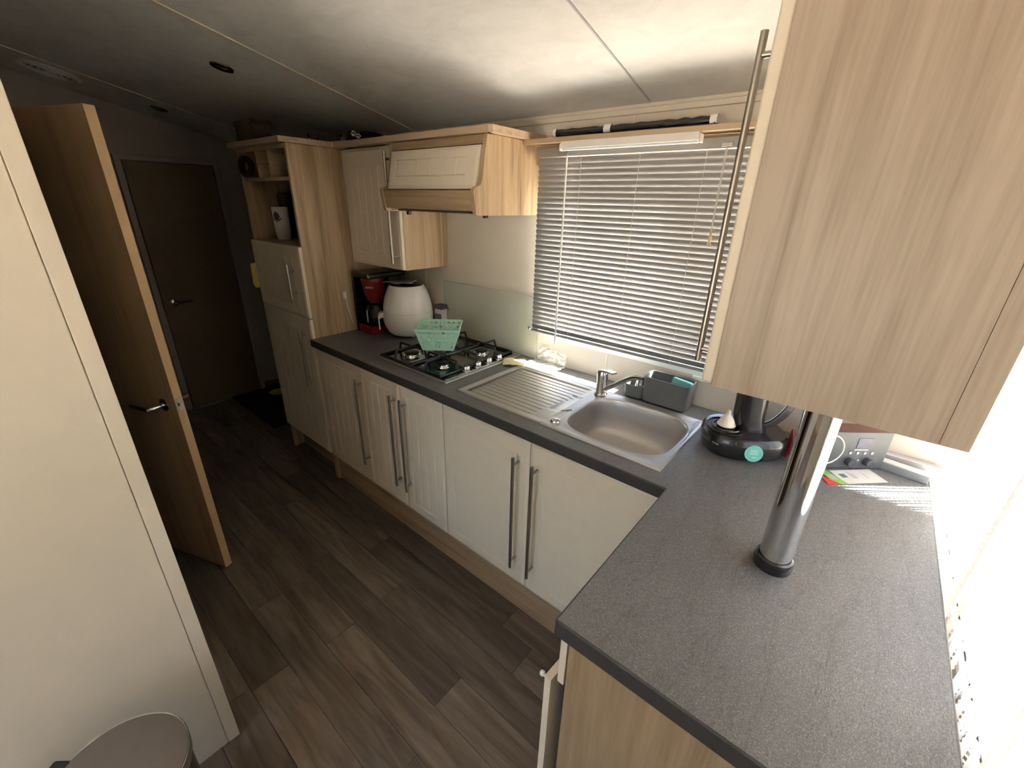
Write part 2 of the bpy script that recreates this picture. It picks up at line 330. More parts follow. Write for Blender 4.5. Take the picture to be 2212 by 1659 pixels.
def grooved(x0, x1, z0, z1, yf, thk=0.02, gx=(), gz=(), zr=None, xr=None, gw=0.003, gd=0.0036, ch=0.013, cd=0.004):
    """door in the xz plane facing -y at y=yf with V grooves and a chamfered edge"""
    def cuts(a0, a1, gs):
        c = {a0: None, a0 + ch: None, a1 - ch: None, a1: None}
        for g in gs: c[g - gw] = None; c[g] = g; c[g + gw] = None
        return sorted(c.items())
    zr = zr or ((min(gz), max(gz)) if gz else (z0, z1)); xr = xr or ((min(gx), max(gx)) if gx else (x0, x1))
    cx = cuts(x0, x1, list(gx) + [q for q in (xr if gz else ()) if q not in gx]); cz = cuts(z0, z1, list(gz) + [q for q in zr if q not in gz and gx])
    b = B(); bm = b.bm; V = []
    for i, (x, g) in enumerate(cx):
        row = []
        for j, (z, h) in enumerate(cz):
            d = 0.0
            if g is not None and g in gx and zr[0] - 1e-6 <= z <= zr[1] + 1e-6: d = gd
            if h is not None and h in gz and xr[0] - 1e-6 <= x <= xr[1] + 1e-6: d = gd
            if i in (0, len(cx) - 1) or j in (0, len(cz) - 1): d = cd
            row.append(bm.verts.new((x, yf + d, z)))
        V.append(row)
    nx, nz = len(cx), len(cz)
    for i in range(nx - 1):
        for j in range(nz - 1): bm.faces.new((V[i][j], V[i + 1][j], V[i + 1][j + 1], V[i][j + 1]))
    ring = [V[i][0] for i in range(nx)] + [V[nx - 1][j] for j in range(1, nz)] + [V[i][nz - 1] for i in range(nx - 2, -1, -1)] + [V[0][j] for j in range(nz - 2, 0, -1)]
    back = [bm.verts.new((v.co.x, yf + thk, v.co.z)) for v in ring]; n = len(ring)
    for k in range(n): bm.faces.new((ring[k], back[k], back[(k + 1) % n], ring[(k + 1) % n]))
    bm.faces.new(back)
    return b
def bar_handle(x, y, z0, z1, yd, r=0.0062, inset=0.03, parent=None, xaxis=False):
    b = B(); b.tube([(x, y, z0), (x, y, z1)], r, 14)
    for z in (z0 + inset, z1 - inset): b.tube([(x, y, z), (x, yd, z)], r * 0.78, 10)
    return part('handle', b, STEEL, parent, smooth=True, label='brushed steel bar handle')

# ------------------------------------------------------------------ the setting
CZ0, SL = 1.924, -0.2365
RIDGE = -1.85
def cz(y): return CZ0 + SL * y if y >= RIDGE else CZ0 + SL * RIDGE - SL * (y - RIDGE) * 1.0 * -1 * -1
def czf(y): return CZ0 + SL * (y if y >= RIDGE else 2 * RIDGE - y)
XL, XR, YF = -1.75, 2.59, -3.70
floor = struct('floor', B().box(XL - 0.1, XR + 0.1, YF - 0.1, 0.1, -0.06, -0.012), CARD)
# planks
PL, PW = 0.92, 0.128
pb = B(); pb.box(0, PL - 0.0015, 0, PW - 0.0015, -0.012, 0.0)
meP = None
rows = int(math.ceil(3.7 / PW))
for r_ in range(rows):
    y = -0.02 - (r_ + 1) * PW
    if y < YF: break
    x = XL - random.random() * PL
    while x < XR:
        xa, xb = max(x, XL), min(x + PL, XR)
        if xb - xa > 0.03:
            if xb - xa > PL - 1e-4:
                if meP is None:
                    ob = finish(pb, 'plank', PLANK); meP = ob.data
                else:
                    ob = bpy.data.objects.new('plank', meP); COL.objects.link(ob)
            else:
                ob = finish(B().box(0, xb - xa - 0.0015, 0, PW - 0.0015, -0.012, 0.0), 'plank', PLANK)
            ob.location = (xa, y, 0); ob.parent = floor
        x += PL
# ceiling: backing + boards + cover strips
def slope_slab(x0, x1, y0, y1, t0, t1):
    b = B(); b.hexa([(x0, y0, czf(y0) + t0), (x1, y0, czf(y0) + t0), (x0, y1, czf(y1) + t0), (x1, y1, czf(y1) + t0),
                     (x0, y0, czf(y0) + t1), (x1, y0, czf(y0) + t1), (x0, y1, czf(y1) + t1), (x1, y1, czf(y1) + t1)]); return b
cb = slope_slab(XL - 0.1, XR + 0.1, RIDGE, 0.08, 0.012, 0.06)
b2 = slope_slab(XL - 0.1, XR + 0.1, YF - 0.08, RIDGE, 0.012, 0.06)
ceiling = struct('ceiling', cb, CEIL)
part('ceiling_slope', b2, CEIL, ceiling)
JX = [XL, -1.21, 0.226, 1.493, XR]
for a, c in zip(JX, JX[1:]):
    part('ceiling_panel', slope_slab(a + 0.002, c - 0.002, RIDGE + 0.002, 0.0, 0.0, 0.012), CEIL, ceiling)
    part('ceiling_panel', slope_slab(a + 0.002, c - 0.002, YF, RIDGE - 0.002, 0.0, 0.012), CEIL, ceiling)
for jx, hw in ((-1.21, 0.011), (0.226, 0.011), (1.493, 0.0025)):
    part('cover_strip', slope_slab(jx - hw, jx + hw, RIDGE + 0.004, -0.02, -0.004, 0.0), WALLP if hw > 0.005 else GREYT, ceiling)
# back wall with window hole
WX0, WX1, WZ0, WZ1 = 1.135, 2.01, 1.027, 1.80
def wallcells(xs, zs, hole, thick0, thick1, rot):
    b = B(); b.cells(xs, zs, hole, thick0, thick1); b.xf(rot); return b
ROT_BACK = Matrix(((1, 0, 0, 0), (0, 0, 1, 0), (0, 1, 0, 0), (0, 0, 0, 1)))
b = wallcells([XL - 0.1, WX0, WX1, XR + 0.02], [-0.05, WZ0, WZ1, CZ0 + 0.04], lambda x, z: not (WX0 < x < WX1 and WZ0 < z < WZ1), 0.0, 0.036, ROT_BACK)
wall_back = struct('wall_back', b, WALL)
struct('trim_1', B().box(XL, XR, -0.012, 0.0, 1.893, 1.912), WALL, bevel=0.003)       # coving line under the ceiling
for i, sx in enumerate((0.256, 1.437)):
    part('cover_strip', B().box(sx - 0.005, sx + 0.005, -0.0025, 0.0, 0.9, 1.893), WALLP, wall_back)
# right wall with the wide bay window
VY0, VY1, VZ0, VZ1 = -0.88, -0.003, 0.74, 2.00
ROT_R = Matrix(((0, 0, 1, 0), (1, 0, 0, 0), (0, 1, 0, 0), (0, 0, 0, 1)))
b = wallcells([YF - 0.06, VY0, VY1, 0.06], [-0.05, VZ0, VZ1, 2.42], lambda y, z: not (VY0 < y < VY1 and VZ0 < z < VZ1), XR, XR + 0.02, ROT_R)
struct('wall_right', b, WALL)
# end wall of the corridor, partition, front wall
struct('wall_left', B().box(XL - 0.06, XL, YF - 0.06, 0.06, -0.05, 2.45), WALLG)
HX0, HX1 = -0.275, 0.345
b = wallcells([XL, HX0, HX1, 1.046], [-0.01, 1.87, 2.42], lambda x, z: not (HX0 < x < HX1 and z < 1.87), -1.555, -1.512, ROT_BACK)
wp = struct('wall_partition', b, WALLP)
part('partition_board', B().box(1.008, 1.05, YF, -1.5395, -0.0, 2.45), WALLP, wp)
part('corner_strip', B().prism([(1.012, -1.506), (1.053, -1.506), (1.053, -1.537), (1.047, -1.537), (1.047, -1.5105), (1.012, -1.5105)], 'z', 0.0, 2.32), WALLP, wp, bevel=0.0012)
FY0, FY1, FZ0, FZ1 = 1.15, 2.50, 0.60, 2.00
b = wallcells([1.0, FY0, FY1, XR + 0.02], [-0.05, FZ0, FZ1, 2.42], lambda x, z: not (FY0 < x < FY1 and FZ0 < z < FZ1), YF - 0.06, YF, ROT_BACK)
struct('wall_front', b, WALLP)
b = B().box(XL, 1.0, YF - 0.06, YF, -0.05, 2.42); struct('wall_front_rear_rooms', b, WALLP)
struct('ground', B().box(-14, 22, -16, 16, -0.75, -0.65), GROUND)
# unseen sheet added outside, shaped to keep sun off the bay and kitchen windows
def along(n_, z0, s_): return Vector((-0.632 * n_ + 0.775 * s_, 0.775 * n_ + 0.632 * s_, z0 + 1.264 * s_))
LZ = lambda n_: -1.153 + 1.643 * (n_ + 1.638)
b = B(); q = [along(n_, z_, 5.0) for n_, z_ in ((-1.07, -1.2), (-1.36, -1.2), (-1.36, LZ(-1.36)), (-1.638, LZ(-1.638)), (-2.5, LZ(-2.5)), (-3.2, LZ(-2.5)), (-3.2, 1.2), (-1.07, 1.2))]
th = Vector((0.008, 0.006, 0.016)); b.loft([q, [p + th for p in q]])
struct('sun_blocker', b, plain('sun_blocker_cloth', (0.5, 0.46, 0.4), 0.8))
struct('baseboard_left', B().box(XL, XL + 0.012, -0.30, 0.0, 0.0, 0.055), SKIRT)
# end door with its frame
d1 = struct('door_1', B().box(XL + 0.004, XL + 0.03, -0.838, -0.325, 0.012, 1.79), DOORD, bevel=0.002)
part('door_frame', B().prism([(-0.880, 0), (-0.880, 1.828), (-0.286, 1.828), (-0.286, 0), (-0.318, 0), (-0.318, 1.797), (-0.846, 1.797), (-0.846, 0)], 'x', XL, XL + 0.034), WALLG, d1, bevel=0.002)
part('threshold', B().box(XL, XL + 0.05, -0.84, -0.30, 0.0, 0.008), GREYM, d1)
hb = B(); hb.xf(Matrix.Identity(4)); hb.lathe([(0, 0), (0.026, 0), (0.026, 0.006), (0.02, 0.01), (0, 0.011)], seg=24)
hb.tube([(0, 0, 0.008), (0, 0, 0.045), (0.004, 0, 0.05), (0.02, 0.003, 0.05), (0.105, 0.006, 0.046)], [0.009, 0.009, 0.0095, 0.009, 0.007], 12)
hb.xf(Matrix.Translation((XL + 0.03, -0.772, 0.855)) @ Matrix(((0, 0, 1, 0), (1, 0, 0, 0), (0, 1, 0, 0), (0, 0, 0, 1))))
part('door_handle', hb, CHROME, d1, smooth=True)
# open door leaf
d2l = Vector((-0.939, -0.345, 0)).normalized()
ang = math.atan2(d2l.y, d2l.x)
M2 = Matrix.Translation((0.297, -1.2855, 0.0)) @ Matrix.Rotation(ang, 4, 'Z')      # local x runs from the free edge to the hinge, local -y is the kitchen side
b = B().box(0.002, 0.60, -0.030, 0.0, 0.022, 1.838); b.xf(M2); d2 = struct('door_2', b, DOORW)
b = B().box(0.0, 0.002, -0.030, 0.0, 0.022, 1.838); b.xf(M2); part('edge_band', b, DOOREDGE, d2)
b = B().box(0.002, 0.60, -0.030, 0.0, 1.838, 1.8395); b.xf(M2); part('edge_band', b, DOOREDGE, d2)
for sgn in (1, -1):
    hb = B().lathe([(0, 0), (0.026, 0), (0.026, 0.006), (0.02, 0.01), (0, 0.011)], seg=24)
    hb.tube([(0, 0, 0.008), (0, 0, 0.05), (0.006, 0, 0.056), (0.02, -0.002, 0.056), (0.115, -0.004, 0.052)], [0.009, 0.009, 0.010, 0.0095, 0.008], 12)
    if sgn > 0: F = Matrix(((1, 0, 0, 0.062), (0, 0, 1, 0.0), (0, 1, 0, 0.842), (0, 0, 0, 1)))
    else: F = Matrix(((1, 0, 0, 0.062), (0, 0, -1, -0.030), (0, 1, 0, 0.842), (0, 0, 0, 1)))
    hb.xf(M2 @ F); part('door_handle', hb, CHROME, d2, smooth=True)
b = B().box(-0.0015, 0.0, -0.024, -0.006, 0.82, 0.875); b.box(-0.008, -0.0015, -0.020, -0.010, 0.842, 0.855); b.xf(M2); part('latch_plate', b, CHROME, d2)

# ------------------------------------------------------------------ windows
def rect_frame(x0, x1, z0, z1, w_, y0, y1):
    b = B(); b.cells([x0, x0 + w_, x1 - w_, x1], [z0, z0 + w_, z1 - w_, z1], lambda x, z: not (x0 + w_ < x < x1 - w_ and z0 + w_ < z < z1 - w_), y0, y1); return b
b = rect_frame(WX0 - 0.006, WX1 + 0.006, WZ0 - 0.012, WZ1 + 0.002, 0.030, -0.004, 0.035); b.xf(ROT_BACK)
w1 = struct('window_1', b, WHITEM, bevel=0.003)
part('pane', B().box(WX0 + 0.024, WX1 - 0.024, 0.022, 0.026, WZ0 + 0.017, WZ1 - 0.028), GLASS, w1)
part('frame_end_cap', B().box(1.80, 1.95, -0.010, -0.002, 1.000, 1.018), WHITEM, w1, bevel=0.006)
b = rect_frame(VY0, VY1, VZ0, VZ1, 0.006, XR + 0.002, XR + 0.020); b.xf(ROT_R); w2 = struct('window_2', b, WHITEM, bevel=0.003)
for yy in (-0.45,): part('mullion', B().box(XR + 0.002, XR + 0.020, yy - 0.022, yy + 0.022, VZ0 + 0.04, VZ1 - 0.04), WHITEM, w2)
for a, c in ((-0.87, -0.472), (-0.428, -0.009)):
    part('pane', B().box(XR + 0.010, XR + 0.013, a, c, VZ0 + 0.010, VZ1 - 0.010), GLASS, w2)
part('window_sill', B().box(XR - 0.01, XR + 0.01, VY0, VY1, VZ0 - 0.02, VZ0), WHITEM, w2, bevel=0.004)
b = rect_frame(FY0, FY1, FZ0, FZ1, 0.045, YF - 0.055, YF - 0.005); b.xf(ROT_BACK); w3 = struct('window_3', b, WHITEM)
part('pane', B().box(FY0 + 0.045, FY1 - 0.045, YF - 0.034, YF - 0.03, FZ0 + 0.045, FZ1 - 0.045), GLASS, w3)

# lace curtain hanging along the right window
def curtain_mesh(name, y0, y1, z0, z1, xc, amp, full):
    b = B(); bm = b.bm; uv = bm.loops.layers.uv.new('UVMap'); nu, nv = int((y1 - y0) / 0.008), 14; G = []
    for i in range(nu + 1):
        t = i / nu; y = y0 + (y1 - y0) * t; row = []
        for j in range(nv + 1):
            s = j / nv; z = z0 + (z1 - z0) * s
            x = xc + amp * (0.6 + 0.4 * (1 - s)) * math.sin(y * 2 * math.pi / 0.105 + 0.6 * math.sin(y * 7)) + 0.004 * math.sin(y * 61 + z * 2)
            row.append((bm.verts.new((x, y + 0.006 * math.sin(z * 5 + y * 20), z)), (y - y0) * full, z))
        G.append(row)
    for i in range(nu):
        for j in range(nv):
            q = (G[i][j], G[i + 1][j], G[i + 1][j + 1], G[i][j + 1]); f = bm.faces.new([k[0] for k in q])
            for l, k in zip(f.loops, q): l[uv].uv = (k[1], k[2])
    return b
ct = thing('lace_curtain', 'white lace net curtain glowing in the sun along the right window', 'curtain', (2.565, -0.5, 2.0))
part('net', curtain_mesh('net', -0.98, -0.012, 0.46, 1.99, 2.562, 0.015, 1.5), LACE, ct, smooth=True, auto=180, fixn=False)
part('curtain_rail', B().tube([(2.566, -1.02, 2.0), (2.566, -0.01, 2.0)], 0.009, 10), WHITE, ct, smooth=True)

# ------------------------------------------------------------------ tall cabinet
YB, YD = -0.566, -0.586
t = thing('tall_cabinet', 'tall oak larder cabinet with open niche and pigeonholes above two cream doors', 'cabinet', (-0.2875, -0.28, 0))
part('side_panel', B().box(-0.018, 0.0, YB, -0.001, 0.0, 1.828), OAK, t, bevel=0.0008)
part('side_panel', B().box(-0.575, -0.557, YB, -0.001, 0.0, 1.828), OAK, t, bevel=0.0008)
part('back_panel', B().box(-0.557, -0.018, -0.012, -0.002, 0.1, 1.828), OAK, t)
part('shelf', B().box(-0.557, -0.018, YB + 0.001, -0.012, 1.355, 1.373), OAKX, t)
part('shelf', B().box(-0.557, -0.018, YB + 0.004, -0.012, 1.672, 1.688), OAKE, t)
part('shelf', B().box(-0.557, -0.018, YB + 0.02, -0.012, 0.99, 1.006), OAKE, t)
part('shelf', B().box(-0.557, -0.018, YB + 0.001, -0.012, 0.165, 0.183), OAKE, t)
part('top_rail', B().box(-0.557, -0.018, YB + 0.002, -0.012, 1.808, 1.827), OAKE, t)
for dx in (-0.352, -0.214): part('divider', B().box(dx - 0.008, dx + 0.008, YB + 0.006, -0.012, 1.688, 1.808), OAKY, t)
d = part('door', grooved(-0.573, -0.002, 1.009, 1.369, YD, gx=[-0.50 + 0.083 * k for k in range(6)], gz=(1.065, 1.315)), CREAM, t, smooth=True, auto=12)
bar_handle(-0.080, -0.62, 1.103, 1.283, YD, parent=d, inset=0.035)
d = part('door', grooved(-0.573, -0.002, 0.185, 1.003, YD, gx=[-0.50 + 0.083 * k for k in range(6)], gz=(0.25, 0.93)), CREAM, t, smooth=True, auto=12)
bar_handle(-0.068, -0.62, 0.612, 0.946, YD, parent=d, inset=0.035)
part('plinth', B().box(-0.557, -0.018, -0.50, -0.485, 0.0, 0.164), OAKX, t)

# cornice strip over the tall cabinet, wall cabinet and hood
pts = [(-0.592, 0.0), (-0.592, -0.603), (0.016, -0.603), (0.016, -0.338), (1.052, -0.338), (1.064, -0.326), (1.064, -0.004)]
def strip(poly, w_):
    out, inn = [], []
    n = len(poly)
    for i, p in enumerate(poly):
        p = Vector(p); d0 = (p - Vector(poly[i - 1])).normalized() if i else None; d1_ = (Vector(poly[i + 1]) - p).normalized() if i < n - 1 else None
        nrm = lambda d: Vector((-d.y, d.x))
        if d0 is None: o_ = nrm(d1_) * w_
        elif d1_ is None: o_ = nrm(d0) * w_
        else:
            m_ = (nrm(d0) + nrm(d1_)); m_ = m_ / m_.length; o_ = m_ * (w_ / max(0.3, m_.dot(nrm(d0))))
        out.append(tuple(p)); inn.append(tuple(p + o_))
    return out, inn
oo, ii = strip(pts, 0.05)
b = B()
for k in range(len(oo) - 1):
    q = [oo[k], oo[k + 1], ii[k + 1], ii[k]]; b.prism(q, 'z', 1.8285, 1.852)
bmesh.ops.remove_doubles(b.bm, verts=b.bm.verts, dist=0.0005)
solo('cornice', b, OAKE, 'narrow oak cornice running along the tops of the kitchen wall units', 'cornice', (0.3, -0.3, 1.83))

# ------------------------------------------------------------------ wall cabinet and hood
t = thing('wall_cabinet', 'oak wall cabinet with grooved cream door above the coffee maker', 'cabinet', (0.22, -0.14, 1.278))
part('side_panel', B().box(0.431, 0.448, -0.276, -0.001, 1.278, 1.827), OAK, t, bevel=0.0008)
part('side_panel', B().box(0.001, 0.018, -0.276, -0.001, 1.278, 1.827), OAK, t)
part('base_panel', B().box(0.018, 0.431, -0.274, -0.001, 1.279, 1.295), OAKX, t)
part('top_panel', B().box(0.018, 0.431, -0.274, -0.001, 1.811, 1.827), OAKX, t)
part('back_panel', B().box(0.018, 0.431, -0.008, -0.001, 1.295, 1.811), OAK, t)
d = part('door', grooved(0.003, 0.447, 1.281, 1.822, -0.297, gx=[0.075 + 0.058 * k for k in range(6)], gz=(1.345, 1.745)), CREAM, t, smooth=True, auto=12)
bar_handle(0.428, -0.338, 1.315, 1.795, -0.297, parent=d)

def hoodpoly(grow=0.0):
    return [(-0.002, 1.552), (-0.002, 1.827), (-0.318, 1.827), (-0.347, 1.672), (-0.351, 1.662), (-0.358, 1.655), (-0.372, 1.651), (-0.383, 1.648), (-0.390, 1.641), (-0.392, 1.632),
            (-0.380, 1.560), (-0.376, 1.554), (-0.368, 1.552)]
t = thing('hood_cabinet', 'oak cooker hood cabinet with sloping cream flap jutting out over the hob', 'cabinet', (0.74, -0.18, 1.552))
part('side_panel', B().prism(hoodpoly(), 'x', 1.012, 1.03), OAK, t, bevel=0.001)
part('side_panel', B().prism(hoodpoly(), 'x', 0.4505, 0.468), OAK, t, bevel=0.001)
part('front_rail', B().prism([(-0.386, 1.638), (-0.375, 1.566), (-0.355, 1.566), (-0.366, 1.638)], 'x', 0.468, 1.012), OAKX, t)
part('top_rail', B().prism([(-0.318, 1.826), (-0.322, 1.796), (-0.304, 1.796), (-0.300, 1.826)], 'x', 0.468, 1.012), OAKX, t)
# sloping flap: built in a flat frame then tilted
fb = grooved(0.472, 1.008, 0.0, 0.152, 0.0, thk=0.018, gx=[0.515 + 0.076 * k for k in range(6)] , gz=(0.048, 0.112), xr=(0.515, 0.945))
sl = math.atan2(0.036, 0.150)
fb.xf(Matrix.Translation((0, -0.366, 1.645)) @ Matrix.Rotation(-sl, 4, 'X'))
part('flap', fb, CREAM, t, smooth=True, auto=12)
part('hood_underside', B().box(0.468, 1.012, -0.35, -0.02, 1.558, 1.566), WHITEM, t)
part('front_trim', B().box(0.55, 1.005, -0.374, -0.356, 1.557, 1.565), STEEL, t)
for sx, sy in ((0.60, -0.355), (0.985, -0.28)): part('switch', B().box(sx - 0.008, sx + 0.008, sy - 0.008, sy + 0.008, 1.541, 1.558), BLACK, t, bevel=0.002)

# ------------------------------------------------------------------ pelmet shelf, strip light, roller, blind
t = thing('pelmet_shelf', 'oak pelmet shelf across the top of the kitchen window', 'shelf', (1.53, -0.06, 1.815))
part('board', B().box(1.031, 2.012, -0.112, -0.001, 1.812, 1.828), OAKE, t, bevel=0.001)
part('rear_batten', B().box(1.031, 2.012, -0.020, -0.005, 1.745, 1.812), OAKX, t)
t = thing('strip_light', 'slim white strip light fixed under the pelmet shelf', 'light', (1.46, -0.10, 1.79))
part('housing', B().box(1.211, 1.712, -0.118, -0.092, 1.7885, 1.8118), WHITE, t, bevel=0.002)
part('end_cap', B().box(1.204, 1.211, -0.116, -0.094, 1.782, 1.806), WHITE, t, bevel=0.002)
part('end_cap', B().box(1.712, 1.719, -0.116, -0.094, 1.782, 1.806), WHITE, t, bevel=0.002)
part('diffuser', B().box(1.215, 1.708, -0.112, -0.097, 1.782, 1.789), WHITEM, t, bevel=0.002)
t = thing('wrapped_roller', 'long black roller in shiny wrap lying on the pelmet shelf', 'roller', (1.45, -0.085, 1.838))
pp = [(1.165 + 0.58 * k / 24, -0.085 + 0.002 * math.sin(k * 1.7), 1.8425 + 0.0012 * math.sin(k * 2.3)) for k in range(25)]
part('roll', B().tube(pp, [0.013 + 0.0014 * math.sin(k * 2.9) for k in range(25)], 14), BLACK, t, smooth=True)
part('loose_flap', B().hexa([(1.162, -0.102, 1.828), (1.752, -0.102, 1.829), (1.162, -0.085, 1.829), (1.752, -0.085, 1.830), (1.162, -0.102, 1.831), (1.752, -0.102, 1.832), (1.162, -0.085, 1.833), (1.752, -0.085, 1.833)]), BLACKM, t)
for k, (a, c) in enumerate(((1.160, 1.172), (1.372, 1.398), (1.728, 1.748))):
    part('white_clip', B().tube([(a, -0.085, 1.844), (c, -0.085, 1.844)], 0.0148, 14), WHITE, t, smooth=True)

BX0, BX1 = 1.072, 2.008
t = thing('venetian_blind', 'silver grey venetian blind hanging nearly closed over the kitchen window', 'blind', (1.54, -0.055, 1.78))
part('head_rail', B().box(BX0 - 0.003, BX1, -0.068, -0.036, 1.768, 1.800), RAIL, t, bevel=0.002)
def slat_bm(theta, x0, x1, w_=0.0255, sag=0.0028, th=0.0006):
    b = B(); bm = b.bm; n = 7; up, dn = [], []
    for k in range(n):
        u = (k / (n - 1) - 0.5) * w_; c = sag * (1 - (2 * u / w_) ** 2)
        for lst, e in ((up, c + th / 2), (dn, c - th / 2)):
            y = -u * math.cos(theta) - (-e) * math.sin(theta) * -1; z = -u * math.sin(theta) * -1 + e * math.cos(theta)
            lst.append((y, z))
    poly = up + dn[::-1]
    b.prism(poly, 'x', x0, x1); return b
# inner edge raised: slat leans so that its room-side edge is up
NS = 33; PITCH = (1.752 - 1.078) / NS; meS = None
for k in range(NS + 1):
    z = 1.752 - PITCH * k
    if meS is None:
        ob = part('slat', slat_bm(R(65), BX0 - 1.54, BX1 - 1.54), SLATM, t, smooth=True, auto=60)
        meS = ob.data; meS.transform(Matrix.Translation(OFF[ob.name]))
    else:
        ob = bpy.data.objects.new('slat', meS); COL.objects.link(ob); ob.parent = t
    ob.location = (0, 0.0, z - 1.78); ob.rotation_euler = (R(random.uniform(-1.5, 1.5)), 0, 0)
part('bottom_rail', B().box(BX0, BX1, -0.067, -0.045, 1.057, 1.065), RAIL, t, bevel=0.002)
for cx in (1.275, 1.507, 1.728):
    b = B()
    for yy in (-0.069, -0.042): b.tube([(cx, yy, 1.768), (cx, yy, 1.058)], 0.0008, 6)
    part('ladder_cord', b, CORD, t)
part('tilt_wand', B().tube([(1.216, -0.072, 1.775), (1.216, -0.076, 1.76), (1.217, -0.078, 1.027)], [0.002, 0.0032, 0.0042], 8), WHITE, t, smooth=True)
part('wand_hook', B().tube([(1.216, -0.068, 1.782), (1.216, -0.074, 1.772), (1.216, -0.072, 1.762)], 0.0024, 8), STEEL, t, smooth=True)
part('cord_lock', B().box(1.768, 1.80, -0.073, -0.067, 1.772, 1.784), STEEL, t, bevel=0.002)
b = B().tube([(1.783, -0.072, 1.775), (1.785, -0.074, 1.53)], 0.0012, 6); b.tube([(1.787, -0.072, 1.775), (1.788, -0.074, 1.525)], 0.0012, 6); part('pull_cord', b, CORD, t)
b = B().lathe([(0, 0.028), (0.003, 0.026), (0.004, 0.018), (0.0065, 0.004), (0.0055, 0)], 1.787, -0.074, 12)
for a in range(5): b.tube([(1.787, -0.074, 0.004), (1.787 + 0.007 * math.cos(a * 1.3), -0.074 + 0.007 * math.sin(a * 1.3), -0.012)], 0.0014, 5)
b.xf(Matrix.Translation((0, 0, 1.502))); part('cord_tassel', b, plain('cream_tassel', (0.62, 0.52, 0.34), 0.7), t, smooth=True, label='cream tassel')

# ------------------------------------------------------------------ base cabinets
def base_unit(name, label, x0, x1, doors, plain_door=False, end=False):
    t = thing(name, label, 'cabinet', ((x0 + x1) / 2, -0.28, 0), group='base cabinets under the long worktop')
    part('side_panel', B().box(x0, x0 + 0.016, YB, -0.004, 0.0 if end else 0.16, 0.857), OAK, t)
    part('side_panel', B().box(x1 - 0.016, x1 - 0.0005, YB, -0.004, 0.16, 0.857), OAK, t)
    part('base_panel', B().box(x0 + 0.016, x1 - 0.016, YB + 0.002, -0.004, 0.165, 0.181), OAKX, t)
    part('back_panel', B().box(x0 + 0.016, x1 - 0.016, -0.012, -0.004, 0.181, 0.857), OAK, t)
    for a, c, hx in doors:
        zt, zb = 0.855, 0.184
        if plain_door: bb = grooved(a + 0.0015, c - 0.0015, zb, zt, YD, gx=(a + 0.062, c - 0.062), gz=(0.236, 0.786), gw=0.002, gd=0.002)
        else:
            n = max(3, round((c - a - 0.13) / 0.057)); bb = grooved(a + 0.0015, c - 0.0015, zb, zt, YD, gx=[a + 0.062 + (c - a - 0.124) * k / n for k in range(n + 1)], gz=(0.24, 0.803))
        d = part('door', bb, CREAM, t, smooth=True, auto=12)
        bar_handle(hx, -0.62, 0.284 if plain_door else 0.318, 0.784 if plain_door else 0.798, YD, parent=d)
    return t
base_unit('base_cabinet', 'cream single-door base cabinet in the corner beside the tall larder cabinet', 0.0015, 0.462, [(0.020, 0.462, 0.443)], end=True)
base_unit('base_cabinet', 'cream base cabinet with two narrow grooved doors below the hob', 0.4625, 1.032, [(0.463, 0.7455, 0.717), (0.7455, 1.032, 0.791)])
base_unit('base_cabinet', 'cream base cabinet with two wide plain doors below the sink', 1.0325, 1.945, [(1.033, 1.482, 1.435), (1.482, 1.944, 1.518)], plain_door=True)
solo('plinth_board', B().box(0.018, 1.965, -0.552, -0.537, 0.0, 0.159), OAKX, 'long brown oak plinth board under the cream base cabinets', 'plinth', (0.98, -0.545, 0))
# peninsula cabinet
t = thing('peninsula_cabinet', 'oak peninsula cabinet with narrow cream drawer front and door standing ajar', 'cabinet', (2.23, -0.85, 0))
part('end_panel', B().box(1.970, 2.500, -1.095, -1.077, 0.0, 0.859), OAKP, t, bevel=0.0008)
part('rear_panel', B().box(2.484, 2.500, -1.077, -0.02, 0.0, 0.859), OAK, t)
part('partition_panel', B().box(1.972, 2.484, -0.62, -0.604, 0.0, 0.859), OAK, t)
part('base_panel', B().box(1.972, 2.484, -1.077, -0.62, 0.165, 0.181), OAKX, t)
part('plinth', B().box(2.01, 2.025, -1.077, -0.62, 0.0, 0.165), OAKX, t)
ROTP = Matrix(((0, 1, 0, 0), (1, 0, 0, 0), (0, 0, 1, 0), (0, 0, 0, 1)))       # (x along y) -> faces -x
b = grooved(-1.097, -0.605, 0.700, 0.852, 1.947, ch=0.010, cd=0.006); b.xf(ROTP); part('drawer_front', b, CREAM, t, smooth=True, auto=12)
b = grooved(-0.480, 0.0, 0.184, 0.694, -0.0, gx=(-0.42, -0.36, -0.30, -0.24, -0.18, -0.12, -0.06), gz=(0.24, 0.64)); b.xf(ROTP)
Md = Matrix.Translation((1.948, -0.622, 0)) @ Matrix.Rotation(R(-3.2), 4, 'Z')
b.xf(Md); d = part('door', b, CREAM, t, smooth=True, auto=12)
b = B().ball((-0.009, -0.470, 0.676), 0.0065, 0.0065, 0.0065); b.tube([(0.004, -0.470, 0.676), (-0.006, -0.470, 0.676)], 0.0035, 8); b.xf(Md); part('knob', b, WHITE, d, smooth=True, label='small white knob')

